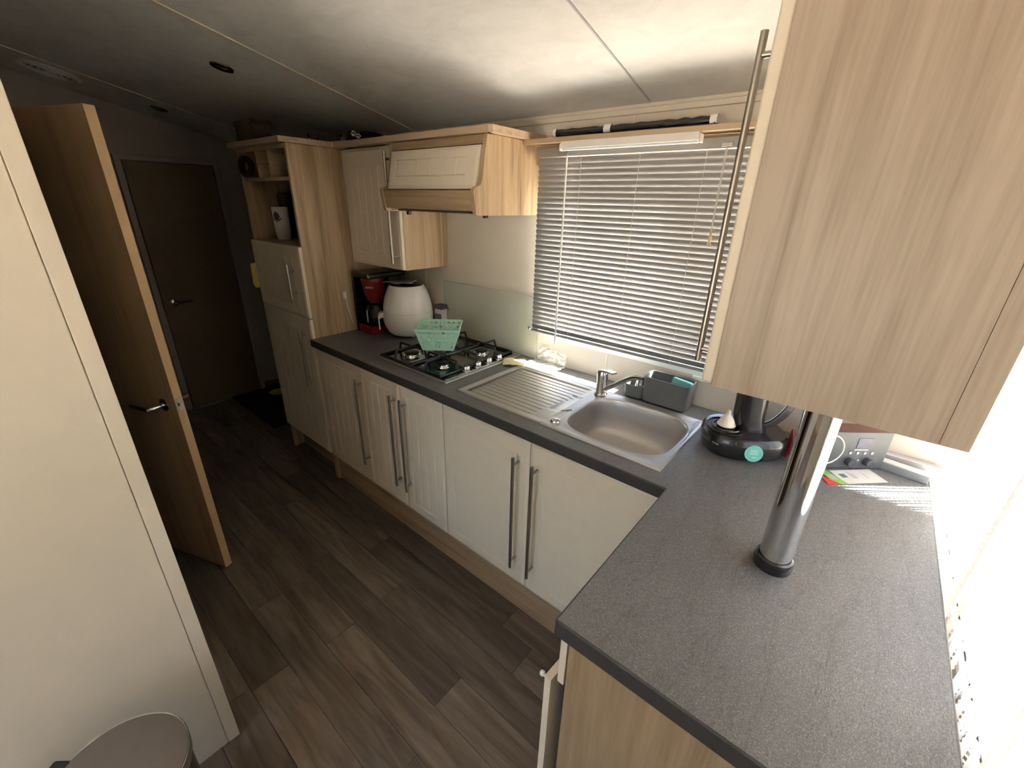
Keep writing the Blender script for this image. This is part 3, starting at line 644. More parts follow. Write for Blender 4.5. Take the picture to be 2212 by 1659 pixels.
# ------------------------------------------------------------------ worktop (L shape, cut out for hob and sink)
XW, XI, YP = 2.506, 1.950, -1.124
HOLES = [(1.10, 1.895, -0.515, -0.145), (0.52, 0.95, -0.49, -0.04)]
xs = sorted({0.001, XW, XI, 1.10, 1.895, 0.52, 0.95}); ys = sorted({YP, -0.601, -0.001, -0.515, -0.145, -0.49, -0.04})
def inside(x, y):
    for a, c, e, f in HOLES:
        if a < x < c and e < y < f: return False
    return y > -0.601 or x > XI
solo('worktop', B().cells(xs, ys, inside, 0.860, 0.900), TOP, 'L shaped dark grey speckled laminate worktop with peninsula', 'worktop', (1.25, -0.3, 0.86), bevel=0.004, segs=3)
wt = bpy.data.objects['worktop']; wt.data.materials.append(plain('worktop_edge_painted_shade', (0.045, 0.042, 0.040), 0.5, var=0.15, nscale=300))  # same laminate on the sides; their shade is painted in as a darker colour
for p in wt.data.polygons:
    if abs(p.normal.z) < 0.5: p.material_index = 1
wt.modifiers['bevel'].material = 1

# ------------------------------------------------------------------ sink
def sup(cx, cy, rx, ry, n, k, seg):
    a = 2 * math.pi * k / seg; c, s_ = math.cos(a), math.sin(a)
    return (cx + rx * math.copysign(abs(c) ** (2 / n), c), cy + ry * math.copysign(abs(s_) ** (2 / n), s_))
SX0, SX1, SY0, SY1 = 1.060, 1.908, -0.534, -0.122
SEG = 96; bcx, bcy, brx, bry = 1.702, -0.328, 0.184, 0.168
ZT = 0.9035
def soap(x, y):
    return 0
b = B(); bm = b.bm
xm = 1.478                         # boundary between drainer grid and bowl field
# bowl field: rings from rectangle to bowl edge then down
def rect_pt(a, x0, x1, y0, y1):
    c, s_ = math.cos(a), math.sin(a); tx = ((x1 - bcx) / c if c > 1e-9 else (x0 - bcx) / c if c < -1e-9 else 1e9); ty = ((y1 - bcy) / s_ if s_ > 1e-9 else (y0 - bcy) / s_ if s_ < -1e-9 else 1e9)
    tt = min(tx, ty); return (bcx + c * tt, bcy + s_ * tt)
angs = [2 * math.pi * k / SEG for k in range(SEG)]
bowl_xy = [sup(bcx, bcy, brx, bry, 3.6, k, SEG) for k in range(SEG)]
angs = [math.atan2(p[1] - bcy, p[0] - bcx) for p in bowl_xy]
outer = [list(rect_pt(a, xm, SX1, SY0, SY1)) for a in angs]
for cxx, cyy in ((xm, SY0), (xm, SY1), (SX1, SY0), (SX1, SY1)):
    k = min(range(SEG), key=lambda q: (outer[q][0] - cxx) ** 2 + (outer[q][1] - cyy) ** 2); outer[k] = [cxx, cyy]
def lerp(p, q, t_): return (p[0] + (q[0] - p[0]) * t_, p[1] + (q[1] - p[1]) * t_)
rings = []
def rimz(x, y):                    # raised outer rim with a step
    dd = min(x - SX0, SX1 - x, y - SY0, SY1 - y)
    return 0.0012 + 0.0035 * max(0, min(1, dd / 0.004)) - 0.0030 * max(0, min(1, (dd - 0.014) / 0.006))
for t_ in (0, 0.12, 0.3, 0.55, 0.8):
    rr = []
    for k in range(SEG):
        e = bowl_xy[k]; e2 = (bcx + (e[0] - bcx) * 1.045, bcy + (e[1] - bcy) * 1.045); p = lerp(outer[k], e2, t_); rr.append((p[0], p[1], 0.900 + rimz(*p)))
    rings.append(rr)
for sc, z in ((1.045, 0.9018), (1.02, 0.9030), (1.0, 0.9010), (0.985, 0.893), (0.975, 0.872), (0.955, 0.82), (0.925, 0.785), (0.87, 0.767), (0.76, 0.760), (0.5, 0.757), (0.13, 0.754), (0.12, 0.750)):
    n_ = 3.6 if sc > 0.8 else 3.0
    rings.append([(bcx + (sup(0, 0, brx, bry, n_, k, SEG)[0]) * sc, bcy + sup(0, 0, brx, bry, n_, k, SEG)[1] * sc, z) for k in range(SEG)])
b.loft(rings, cap0=False, cap1=True)
# drainer grid
def hz(x, y):
    z = 0.900 + rimz(x, y)
    if 1.085 < x < xm - 0.002 and -0.502 < y < -0.150:
        ex = 1.405 + (y + 0.50) * 0.16 if y < -0.40 else 1.421 + (y + 0.40) * 0.20        # grooves run out towards the bowl
        ex = min(ex, 1.455)
        edge = min((x - 1.085) / 0.006, 1.0)
        if x < ex:
            ph = ((y + 0.502) / 0.0275) % 1.0
            g = max(0.0, 1 - abs(ph - 0.5) / 0.11)
            fin = max(0, min(1, (ex - x) / 0.008))
            z -= 0.0048 * g * fin * edge
        z -= 0.0045 * edge * max(0, min(1, (xm - 0.002 - x) / 0.02)) * max(0, min(1, min(y + 0.502, -0.150 - y) / 0.006))
    # curved soap recess beside the bowl
    dx, dy = x - 1.462, y + 0.325; u = dx + 1.1 * dy * dy
    if abs(dy) < 0.085 and abs(u) < 0.030: z -= 0.004 * min(1, (0.085 - abs(dy)) / 0.01) * min(1, (0.030 - abs(u)) / 0.006)
    return z
gx_ = [SX0 + (xm - SX0) * i / 84 for i in range(85)]; gy_ = [SY0 + (SY1 - SY0) * j / 200 for j in range(201)]
G = [[bm.verts.new((x, y, hz(x, y))) for y in gy_] for x in gx_]
for i in range(84):
    for j in range(200): bm.faces.new((G[i][j], G[i + 1][j], G[i + 1][j + 1], G[i][j + 1]))
t = thing('sink', 'stainless steel kitchen sink with ribbed drainer and rounded bowl', 'sink', (1.48, -0.33, 0.90))
part('basin_and_drainer', b, SINK, t, smooth=True, auto=50)
b = B(); b.loft([[(x, y, z) for x, y in ((SX0, SY0), (SX1, SY0), (SX1, SY1), (SX0, SY1))] for z in (0.8995, 0.9013)], cap0=False, cap1=False)
part('rim_edge', b, SINK, t)
b = B().lathe([(0, 0.9100), (0.008, 0.9098), (0.0155, 0.9075), (0.018, 0.9035), (0.018, 0.9015)], 1.510, -0.483, 24); part('waste_knob', b, CHROME, t, smooth=True, label='round chrome waste control knob')
b = B().lathe([(0.020, 0.7575), (0.018, 0.759), (0.006, 0.7595), (0, 0.7595)], bcx, bcy, 24); part('waste_strainer', b, CHROME, t, smooth=True)
text_mesh('sticker_lettering', 'HeH', 0.020, Matrix.Translation((1.493, -0.385, 0.9030)) @ Matrix.Rotation(R(52), 4, 'Z'), INKP, t)
# tap
t = thing('mixer_tap', 'chrome single lever mixer tap with long swivel spout behind the sink bowl', 'tap', (1.512, -0.168, 0.9035))
fx, fy = 1.512, -0.168
part('body', B().lathe([(0.026, 0.9035), (0.026, 0.908), (0.021, 0.913), (0.0205, 0.97), (0.0225, 0.974), (0.0225, 0.992), (0.018, 1.002), (0.008, 1.006), (0, 1.0065)], fx, fy, 28), CHROME, t, smooth=True)
fd = Vector((0.95, -0.31, 0)).normalized()
lv = [(fx - fd.x * 0.014, fy - fd.y * 0.014, 0.998), (fx + fd.x * 0.02, fy + fd.y * 0.02, 1.006), (fx + fd.x * 0.062, fy + fd.y * 0.062, 1.008)]
b = B(); nrm = Vector((-fd.y, fd.x, 0))
P_ = []
for (px, py, pz), hw in zip(lv, (0.015, 0.016, 0.013)):
    P_.append([(px + nrm.x * hw * s1, py + nrm.y * hw * s1, pz + dz) for s1, dz in ((-1, 0), (1, 0), (1, 0.006), (-1, 0.006))])
b.loft(P_); part('lever', b, CHROME, t, bevel=0.002)
sp = [(fx + fd.x * 0.012, fy + fd.y * 0.012, 0.925), (fx + fd.x * 0.05, fy + fd.y * 0.05, 0.953), (fx + fd.x * 0.12, fy + fd.y * 0.12, 1.006), (fx + fd.x * 0.150, fy + fd.y * 0.150, 1.026), (fx + fd.x * 0.172, fy + fd.y * 0.172, 1.034), (fx + fd.x * 0.197, fy + fd.y * 0.197, 1.036)]
part('spout', B().tube(sp, [0.0095, 0.0095, 0.0095, 0.0095, 0.0095, 0.010], 14), CHROME, t, smooth=True)
part('aerator', B().lathe([(0.0115, 1.038), (0.0115, 1.014), (0.009, 1.012), (0, 1.012)], fx + fd.x * 0.19, fy + fd.y * 0.19, 18), CHROME, t, smooth=True)

# ------------------------------------------------------------------ hob
HX_0, HX_1, HY_0, HY_1 = 0.487, 0.985, -0.520, -0.016
t = thing('gas_hob', 'four burner gas hob with black pan supports and row of chrome knobs', 'hob', (0.735, -0.27, 0.90))
part('base_plate', B().box(HX_0, HX_1, HY_0, HY_1, 0.9005, 0.906), SINK, t, bevel=0.0025)
part('hob_top', B().box(HX_0 + 0.012, HX_1 - 0.014, HY_0 + 0.012, HY_1 - 0.012, 0.905, 0.911), HOBM, t, bevel=0.003)
BUR = [(0.618, -0.405, 0.032), (0.835, -0.400, 0.024), (0.618, -0.150, 0.028), (0.835, -0.150, 0.028)]
for bx, by, br in BUR:
    bu = part('burner', B().lathe([(br + 0.012, 0.911), (br + 0.011, 0.914), (br, 0.915), (br, 0.921), (br - 0.004, 0.923), (0, 0.923)], bx, by, 28), CHROME, t, smooth=True)
    part('burner_cap', B().lathe([(br + 0.003, 0.9232), (br + 0.003, 0.926), (br - 0.002, 0.929), (0, 0.930)], bx, by, 28), IRON, bu, smooth=True)
for (gx0, gx1) in ((0.522, 0.727), (0.733, 0.938)):
    g = part('pan_support', B().tube([(gx0, -0.508, 0.9165), (gx1, -0.508, 0.9165), (gx1, -0.042, 0.9165), (gx0, -0.042, 0.9165)], 0.0058, 8, closed=True), IRON, t, smooth=True)
    gm = (gx0 + gx1) / 2
    for by in (-0.403, -0.150):
        for ddx, ddy in ((1, 0), (-1, 0), (0, 1), (0, -1)):
            if ddx: e = gx1 if ddx > 0 else gx0; s0 = (e, by, 0.9165); s1 = (e - ddx * 0.012, by, 0.956); s2 = (gm + ddx * 0.022, by, 0.957)
            else:
                lim = {(-0.403, -1): -0.508, (-0.403, 1): -0.275, (-0.150, 1): -0.042, (-0.150, -1): -0.275}[(by, ddy)]
                s0 = (gm, lim, 0.9165 if lim != -0.275 else 0.957); s1 = (gm, lim - ddy * 0.014, 0.956); s2 = (gm, by + ddy * 0.022, 0.957)
            part('pan_finger', B().tube([s0, tuple((Vector(s0) + Vector(s1) * 2) / 3), s1, tuple((Vector(s1) * 2 + Vector(s2)) / 3), s2], 0.0052, 8), IRON, g, smooth=True)
    part('pan_bar', B().tube([(gx0, -0.275, 0.9165), (gx0 + 0.014, -0.275, 0.955), (gm, -0.275, 0.957), (gx1 - 0.014, -0.275, 0.955), (gx1, -0.275, 0.9165)], 0.0058, 8), IRON, g, smooth=True)
for ky in (-0.372, -0.300, -0.228, -0.156):
    kn = part('knob', B().lathe([(0.019, 0.911), (0.019, 0.914), (0.0155, 0.916), (0.0150, 0.932), (0.013, 0.935), (0, 0.9355)], 0.957, ky, 24), CHROME, t, smooth=True)
    part('grip', B().box(0.953, 0.961, ky - 0.013, ky + 0.013, 0.9352, 0.940), BLACK, kn, bevel=0.001)

# ------------------------------------------------------------------ glass splashback
t = thing('glass_splashback', 'frosted pale green glass splashback screwed to the wall behind the hob', 'splashback', (0.735, -0.004, 0.9))
part('glass_sheet', B().box(0.410, 1.066, -0.008, -0.003, 0.901, 1.197), SPLASH, t, bevel=0.0008)
for sx, sz in ((0.452, 1.048), (1.020, 1.048)): part('screw_cap', B().lathe([(0, 0), (0.0075, 0), (0.0075, 0.003), (0.004, 0.0065), (0, 0.007)], 0, 0, 16).xf(Matrix.Translation((sx, -0.008, sz)) @ Matrix.Rotation(R(90), 4, 'X')), CHROME, t, smooth=True)

# ------------------------------------------------------------------ hanging cabinet over the peninsula with chrome pole
t = thing('hanging_cabinet', 'large oak cabinet hanging over the peninsula with a cream door edge', 'cabinet', (2.22, -0.38, 1.278))
def hc(x0, x1, y0, y1, z0): return B().hexa([(x0, y0, z0), (x1, y0, z0), (x0, y1, z0), (x1, y1, z0), (x0, y0, czf(y0) - 0.003), (x1, y0, czf(y0) - 0.003), (x0, y1, czf(y1) - 0.003), (x1, y1, czf(y1) - 0.003)])
part('side_panel', hc(2.0425, 2.373, -0.760, -0.742, 1.278), OAKB, t)
part('corner_post', hc(2.3738, 2.407, -0.760, -0.742, 1.278), OAKB, t)
part('end_panel', hc(2.389, 2.407, -0.742, -0.002, 1.278), OAKB, t)
part('far_panel', hc(2.044, 2.389, -0.020, -0.002, 1.278), OAKB, t)
part('base_panel', B().box(2.044, 2.389, -0.742, -0.020, 1.279, 1.296), OAKY, t)
b = B().hexa([(2.020, -0.757, 1.281), (2.042, -0.757, 1.281), (2.020, -0.385, 1.281), (2.042, -0.385, 1.281), (2.020, -0.757, 2.06), (2.042, -0.757, 2.06), (2.020, -0.385, 1.98), (2.042, -0.385, 1.98)])
d = part('door', b, CREAM, t, bevel=0.005)
b = B().hexa([(2.020, -0.380, 1.281), (2.042, -0.380, 1.281), (2.020, -0.025, 1.281), (2.042, -0.025, 1.281), (2.020, -0.380, 1.98), (2.042, -0.380, 1.98), (2.020, -0.025, 1.90), (2.042, -0.025, 1.90)])
part('door', b, CREAM, t, bevel=0.005)
b = B().tube([(1.984, -0.672, 1.295), (1.984, -0.672, 1.872)], 0.0065, 16)
for z in (1.322, 1.838): b.tube([(1.984, -0.672, z), (2.021, -0.672, z)], 0.0052, 12)
part('handle', b, STEEL, d, smooth=True, label='long brushed steel bar handle')
t = thing('support_pole', 'thick chrome support pole between peninsula worktop and hanging cabinet', 'pole', (2.226, -0.708, 0.9))
part('tube', B().tube([(2.226, -0.708, 0.905), (2.226, -0.708, 1.2765)], 0.030, 40), CHROME, t, smooth=True)
part('base_collar', B().lathe([(0.0365, 0.9003), (0.0375, 0.906), (0.0365, 0.914), (0.0345, 0.9145), (0.0345, 0.917), (0.0355, 0.918), (0.0352, 0.925), (0.031, 0.928)], 2.226, -0.708, 40), BLACK, t, smooth=True, label='black base collar')

# ------------------------------------------------------------------ items on the left end of the worktop
t = thing('coffee_maker', 'red and black filter coffee maker tucked beside the oak side panel', 'coffee maker', (0.10, -0.22, 0.9))
part('base', B().box(0.030, 0.172, -0.325, -0.10, 0.9005, 0.945), RED, t, bevel=0.008)
part('tower', B().box(0.026, 0.146, -0.175, -0.085, 0.9005, 1.235), BLACK, t, bevel=0.01)
part('side_frame', B().box(0.022, 0.040, -0.33, -0.10, 0.9005, 1.222), BLACK, t, bevel=0.004)
part('lid', B().box(0.026, 0.188, -0.335, -0.085, 1.205, 1.238), BLACK, t, bevel=0.012)
part('filter_holder', B().lathe([(0.070, 1.206), (0.070, 1.188), (0.066, 1.186), (0.060, 1.13), (0.046, 1.082), (0.036, 1.068), (0, 1.066)], 0.108, -0.250, 32), RED, t, smooth=True, label='dark red filter holder')
M_ = Matrix.Translation((0.150, -0.3035, 1.158)) @ Matrix.Rotation(R(38), 4, 'Z') @ Matrix.Rotation(R(81), 4, 'X')
text_mesh('lettering', 'BOSCH', 0.013, M_, GREYT, t)
ca = part('carafe', B().lathe([(0.050, 0.947), (0.060, 0.958), (0.062, 0.985), (0.058, 1.02), (0.050, 1.045), (0.046, 1.055), (0, 1.058)], 0.108, -0.250, 32), plain('dark_carafe_glass', (0.015, 0.015, 0.016), 0.06, var=0.1), t, smooth=True)
part('carafe_handle', B().tube([(0.145, -0.295, 1.045), (0.170, -0.318, 1.04), (0.176, -0.324, 1.0), (0.160, -0.308, 0.965)], 0.007, 10), BLACK, ca, smooth=True)
part('scale_strip', B().box(0.112, 0.119, -0.3135, -0.311, 0.962, 1.03), GREYT, ca)

t = thing('air_fryer', 'glossy white egg-shaped air fryer with pull-out drawer standing by the hob', 'air fryer', (0.294, -0.167, 0.9005), -30, local=True)
prof = [(0.072, 0.012), (0.094, 0.016), (0.110, 0.035), (0.122, 0.07), (0.128, 0.11), (0.128, 0.145), (0.126, 0.1515), (0.1245, 0.153), (0.126, 0.1545), (0.124, 0.19), (0.115, 0.235), (0.102, 0.275), (0.090, 0.302), (0.086, 0.309), (0.083, 0.310)]
FS = Matrix.Diagonal((1.06, 1.06, 0.90, 1))
part('body', B().lathe(prof, 0, 0, 48).xf(FS), FRYER, t, smooth=True)
part('lid', B().lathe([(0.0832, 0.3095), (0.078, 0.313), (0.06, 0.316), (0, 0.318)], 0, 0, 40).xf(FS), plain('dark_brown_lid', (0.035, 0.018, 0.018), 0.12), t, smooth=True, label='dark glossy lid')
dp = [(0.0970, 0.018), (0.1125, 0.036), (0.1245, 0.07), (0.1304, 0.11), (0.1302, 0.146)]
a0, a1 = -math.pi / 2 - 1.64, -math.pi / 2 + 1.64
b = B(); b.lathe(dp + [(dp[-1][0] - 0.004, 0.146)] + [(r - 0.004, z) for r, z in dp[::-1]] + [dp[0]], 0, 0, 40, a0, a1)
dr = part('drawer', b.xf(FS), FRYER, t, smooth=True)
hb = B()
ringsH = [[(-0.022, -0.122, 0.152), (0.022, -0.122, 0.152), (0.022, -0.122, 0.120), (-0.022, -0.122, 0.120)], [(-0.022, -0.146, 0.146), (0.022, -0.146, 0.146), (0.022, -0.140, 0.118), (-0.022, -0.140, 0.118)],
          [(-0.022, -0.156, 0.132), (0.022, -0.156, 0.132), (0.022, -0.148, 0.112), (-0.022, -0.148, 0.112)], [(-0.018, -0.155, 0.045), (0.018, -0.155, 0.045), (0.018, -0.147, 0.045), (-0.018, -0.147, 0.045)]]
hb.loft(ringsH); part('drawer_handle', hb.xf(FS), FRYER, dr, bevel=0.003)
b = B(); b.lathe([(0.1265, 0.156), (0.1245, 0.19), (0.1155, 0.235), (0.1025, 0.275), (0.0905, 0.302)], 0, 0, 14, -math.pi / 2 - 0.25, -math.pi / 2 + 0.25); b.lathe([(0.124, 0.156), (0.122, 0.19), (0.113, 0.235), (0.1, 0.275), (0.088, 0.302)], 0, 0, 14, -math.pi / 2 - 0.25, -math.pi / 2 + 0.25)
part('front_band', b.xf(FS), FRYER, t, smooth=True)
for k in range(3): part('foot', B().lathe([(0.009, 0.0), (0.010, 0.013), (0, 0.013)], 0.062 * math.cos(k * 2.094 + 0.2), 0.062 * math.sin(k * 2.094 + 0.2), 12), WHITE, t)
b = B(); G = []
for i in range(9):
    row = []
    for j in range(7):
        u, v = i / 8 - 0.5, j / 6 - 0.5; row.append(b.bm.verts.new((u * 0.15, v * 0.10, 0.006 + 0.018 * max(0, u) ** 1.0 * (1 if v > 0 else 0.3) + 0.004 * math.sin(u * 9 + v * 4))))
    G.append(row)
for i in range(8):
    for j in range(6): b.bm.faces.new((G[i][j], G[i + 1][j], G[i + 1][j + 1], G[i][j + 1]))
lf = solo('leaflet', b, plain('grey_mauve_leaflet', (0.40, 0.37, 0.38), 0.5, var=0.25, nscale=30), 'curled grey leaflet lying on top of the white air fryer', 'leaflet', (0.279, -0.197, 1.1865), 20, local=True, smooth=True)
md = lf.modifiers.new('thick', 'SOLIDIFY'); md.thickness = 0.0008

t = thing('glass_box', 'white carton with black band and wine glass print behind the air fryer', 'box', (0.415, -0.034, 0.9), 0)
part('carton', B().box(0.388, 0.442, -0.056, -0.012, 0.9005, 1.068), PAPER, t, bevel=0.0008)
part('top_band', B().box(0.3875, 0.4425, -0.0565, -0.0115, 1.045, 1.0685), INK, t)
for gx in (0.403, 0.428):
    b = B().lathe([(0.001, 0.0), (0.011, 0.001), (0.002, 0.004), (0.002, 0.03), (0.012, 0.045), (0.014, 0.06), (0.011, 0.075)], 0, 0, 10); b.xf(Matrix.Translation((gx, -0.0566, 0.945)) @ Matrix.Diagonal((1, 0.02, 1, 1)))
    part('glass_print', b, plain('print_slate', (0.12, 0.12, 0.17), 0.6), t)
b = B().tube([(0.006, -0.372, 1.10), (0.010, -0.37, 1.07), (0.008, -0.36, 1.02), (0.007, -0.352, 0.98), (0.010, -0.342, 0.94)], [0.004, 0.0035, 0.003, 0.0025, 0.002], 8)
b.box(0.001, 0.012, -0.382, -0.364, 1.09, 1.125)
solo('charging_cable', b, WHITE, 'white charging plug and cable hanging on the oak side panel', 'cable', (0.006, -0.37, 1.1), smooth=True)

# mint basket with daisies on the hob
t = thing('mint_basket', 'mint green plastic basket with daisy relief standing on the hob', 'basket', (0.726, -0.318, 0.9628), 40.5, local=True)
HT, ht, hb_ = 0.104, 0.098, 0.070
def wallpt(u, v, side):       # u in -1..1 along the side, v 0..1 up, returns local point on the sloping wall
    h = hb_ + (ht - hb_) * v; p = Vector((u * h, -h, v * HT)); return Matrix.Rotation(R(90 * side), 4, 'Z') @ p
rim = []
for k in range(4):
    pass
b = B()
for hh, zz in ((ht + 0.003, HT),):
    b.cells([-hh, -hh + 0.006, hh - 0.006, hh], [-hh, -hh + 0.006, hh - 0.006, hh], lambda x, y: max(abs(x), abs(y)) > hh - 0.006, zz - 0.007, zz)
part('rim', b, MINT, t, bevel=0.001)
part('bottom', B().box(-hb_, hb_, -hb_, hb_, 0.0, 0.003), MINT, t)
for sd_ in range(4):
    b = B()
    def bar(u0, v0, u1, v1, wdt=0.004, th=0.0016):
        p, q = wallpt(u0, v0, sd_), wallpt(u1, v1, sd_); b.tube([p, q], wdt / 2, 6)
    # border sheets
    def sheet(u0, u1, v0, v1, off=0.0):
        ps = []
        for vv in (v0, v1):
            for uu in (u0, u1): ps.append(wallpt(uu, vv, sd_))
        nrm = (ps[1] - ps[0]).cross(ps[2] - ps[0]).normalized() * 0.0016
        b.hexa([ps[0] - nrm, ps[1] - nrm, ps[0] + nrm, ps[1] + nrm, ps[2] - nrm, ps[3] - nrm, ps[2] + nrm, ps[3] + nrm])
    sheet(-1, 1, 0.0, 0.13); sheet(-1, 1, 0.9, 1.0); sheet(-1, -0.90, 0.1, 0.95); sheet(0.90, 1, 0.1, 0.95)
    for fc in (-0.46, 0.46):
        cen = wallpt(fc, 0.52, sd_); ex = (wallpt(fc + 0.1, 0.52, sd_) - cen).normalized(); ez = (wallpt(fc, 0.62, sd_) - cen).normalized(); en = ex.cross(ez)
        Fm = Matrix((ex, en, ez)).transposed().to_4x4(); Fm.translation = cen
        c2 = B().ball((0, 0, 0), 0.0095, 0.0062, 0.0095, 12, 6)
        for k in range(15):
            a = 2 * math.pi * k / 15; c3 = B().ball((0, 0, 0.0225), 0.0034, 0.0046, 0.0145, 6, 6); c3.xf(Matrix.Rotation(a, 4, 'Y'))
            me_ = bpy.data.meshes.new('x'); c3.bm.to_mesh(me_); c3.bm.free(); c2.bm.from_mesh(me_); bpy.data.meshes.remove(me_)
        for q in ((-0.036, -0.026), (0.036, -0.026), (-0.036, 0.026), (0.036, 0.026), (0, 0.040), (0.026, 0.038), (-0.026, 0.038)):
            c3 = B().ball((q[0], 0, q[1]), 0.009, 0.0018, 0.006, 8, 5); me_ = bpy.data.meshes.new('x'); c3.bm.to_mesh(me_); c3.bm.free(); c2.bm.from_mesh(me_); bpy.data.meshes.remove(me_)
        c2.xf(Fm); me_ = bpy.data.meshes.new('x'); c2.bm.to_mesh(me_); c2.bm.free(); b.bm.from_mesh(me_); bpy.data.meshes.remove(me_)
    sheet(-0.80, -0.14, 0.12, 0.82); sheet(0.14, 0.80, 0.12, 0.82)
    sheet(-0.06, 0.06, 0.1, 0.3); sheet(-0.05, 0.05, 0.75, 0.95)
    for (q0, q1) in (((-0.9, 0.42), (-0.78, 0.62)), ((0.78, 0.42), (0.9, 0.62)), ((-0.06, 0.44), (0.06, 0.60))): sheet(q0[0], q1[0], q0[1], q1[1])
    part('daisy_wall', b, MINT, t, smooth=True)

# ------------------------------------------------------------------ drainer clutter
def crumple(nu, nv, fn):
    b = B(); G = [[b.bm.verts.new(fn(i / nu, j / nv)) for j in range(nv + 1)] for i in range(nu + 1)]
    for i in range(nu):
        for j in range(nv): b.bm.faces.new((G[i][j], G[i + 1][j], G[i + 1][j + 1], G[i][j + 1]))
    return b
def bagf(u, v):
    x = -0.078 + 0.165 * u; n_ = noise.noise(Vector((u * 9, v * 9, 1.3))); n2 = noise.noise(Vector((u * 18, v * 18, 4.1)))
    if v < 0.5: y = -0.062 + 0.09 * (v / 0.5); z = 0.005 + 0.006 * (n_ + 0.6) + 0.004 * n2
    else: y = 0.028 + 0.018 * (v - 0.5) + 0.004 * n_; z = 0.008 + 0.062 * (v - 0.5) / 0.5 + 0.004 * n2
    return (x + 0.012 * n2 + (0.02 * (1 - v) * (u - 0.6)), y + 0.006 * n_, max(z, 0.001))
solo('clear_bag', crumple(26, 24, bagf), FILM, 'crumpled clear plastic bag propped against the wall behind the drainer', 'bag', (1.165, -0.06, 0.9045), -8, local=True)
def clothf(u, v):
    n_ = noise.noise(Vector((u * 5, v * 5, 9.0)))
    return (-0.05 + 0.10 * u + 0.012 * n_, -0.045 + 0.09 * v + 0.012 * n_ * v, 0.002 + 0.003 * (n_ + 0.6))
cl = solo('folded_cloth', crumple(12, 12, clothf), plain('pale_yellow_cloth', (0.66, 0.58, 0.34), 0.9, var=0.05), 'pale yellow cloth lying between the hob and the drainer', 'cloth', (1.033, -0.135, 0.9075), 35, local=True, smooth=True)
md = cl.modifiers.new('thick', 'SOLIDIFY'); md.thickness = 0.0015

def rrect(x0, x1, y0, y1, r, z, n=6):
    pts = []
    for cx, cy, a in ((x1 - r, y1 - r, 0), (x0 + r, y1 - r, 90), (x0 + r, y0 + r, 180), (x1 - r, y0 + r, 270)):
        for k in range(n + 1): pts.append((cx + r * math.cos(R(a + 90 * k / n)), cy + r * math.sin(R(a + 90 * k / n)), z))
    return pts
def open_tub(x0, x1, y0, y1, z0, z1, r=0.018, w_=0.003, taper=0.004):
    b = B(); b.loft([rrect(x0 + taper, x1 - taper, y0 + taper, y1 - taper, r, z0), rrect(x0, x1, y0, y1, r, z1), rrect(x0 + w_, x1 - w_, y0 + w_, y1 - w_, r - w_, z1), rrect(x0 + taper + w_, x1 - taper - w_, y0 + taper + w_, y1 - taper - w_, r - w_, z0 + 0.004)]); return b
t = thing('sink_caddy', 'dark grey two-part sink caddy against the wall behind the sink', 'caddy', (1.72, -0.065, 0.905), 0)
part('low_compartment', open_tub(1.577, 1.662, -0.116, -0.022, 0.9052, 0.955), CADDY, t, smooth=True)
part('main_compartment', open_tub(1.652, 1.828, -0.116, -0.022, 0.9052, 1.004), CADDY, t, smooth=True)
b = B().box(-0.036, 0.036, -0.012, 0.012, 0.0, 0.068); b.xf(Matrix.Translation((1.782, -0.080, 0.945)) @ Matrix.Rotation(R(-8), 4, 'X') @ Matrix.Rotation(R(6), 4, 'Y'))
solo('sponge', b, TEAL, 'teal scouring sponge standing inside the grey sink caddy', 'sponge', (1.788, -0.080, 0.945), bevel=0.005)
solo('white_nozzle', B().lathe([(0.006, 0.9095), (0.006, 0.930), (0.003, 0.945), (0.003, 0.962), (0, 0.963)], 1.606, -0.050, 12), WHITE, 'small white nozzle poking up from the low end of the sink caddy', 'nozzle', (1.606, -0.05, 0.9095), smooth=True)

# ------------------------------------------------------------------ capsule machine
t = thing('capsule_machine', 'black capsule coffee machine with oval base under the hanging cabinet', 'coffee machine', (2.055, -0.225, 0.9005), 34, local=True)
def oval(rx, ry, z, cx=0, n=2.6, seg=48): return [(cx + sup(0, 0, rx, ry, n, k, seg)[0], sup(0, 0, rx, ry, n, k, seg)[1], z) for k in range(seg)]
part('base', B().loft([oval(0.103, 0.078, 0.0, -0.012), oval(0.115, 0.092, 0.012, -0.012), oval(0.121, 0.098, 0.040, -0.012), oval(0.118, 0.096, 0.066, -0.012), oval(0.110, 0.088, 0.075, -0.012), oval(0.05, 0.04, 0.077, -0.012)]), BLACK, t, smooth=True)
b = B().lathe([(0.060, 0.077), (0.060, 0.082), (0.055, 0.083), (0.052, 0.080), (0.044, 0.080), (0.042, 0.083), (0.036, 0.083), (0.034, 0.080), (0, 0.080)], -0.062, -0.012, 36); part('drip_tray', b.xf(Matrix.Translation((-0.012, 0, 0))), BLACK, t, smooth=True)
def slab(cx, w_, d_, z): return [(cx + q[0], q[1], z) for q in [(p[0], p[1]) for p in rrect(-w_, w_, -d_, d_, min(w_, d_) * 0.8, 0)]]
part('column', B().loft([slab(0.000, 0.046, 0.042, 0.072), slab(-0.010, 0.042, 0.038, 0.12), slab(-0.014, 0.042, 0.038, 0.20), slab(-0.03, 0.055, 0.045, 0.27), slab(-0.045, 0.05, 0.04, 0.30)]), BLACK, t, smooth=True)
def arcp(r0, n=14): return [(0.020 + 0.088 * math.sin(R(90) * k / n * 1.0) * r0, 0, 0.098 + 0.20 * (1 - math.cos(R(90) * k / n)) * 0.98) for k in range(n + 1)]
b = B(); ap = arcp(1.0); b.loft([[(x - 0.010, -0.034, z + 0.006), (x + 0.010, -0.034, z - 0.006), (x + 0.010, 0.034, z - 0.006), (x - 0.010, 0.034, z + 0.006)] for x, _, z in ap])
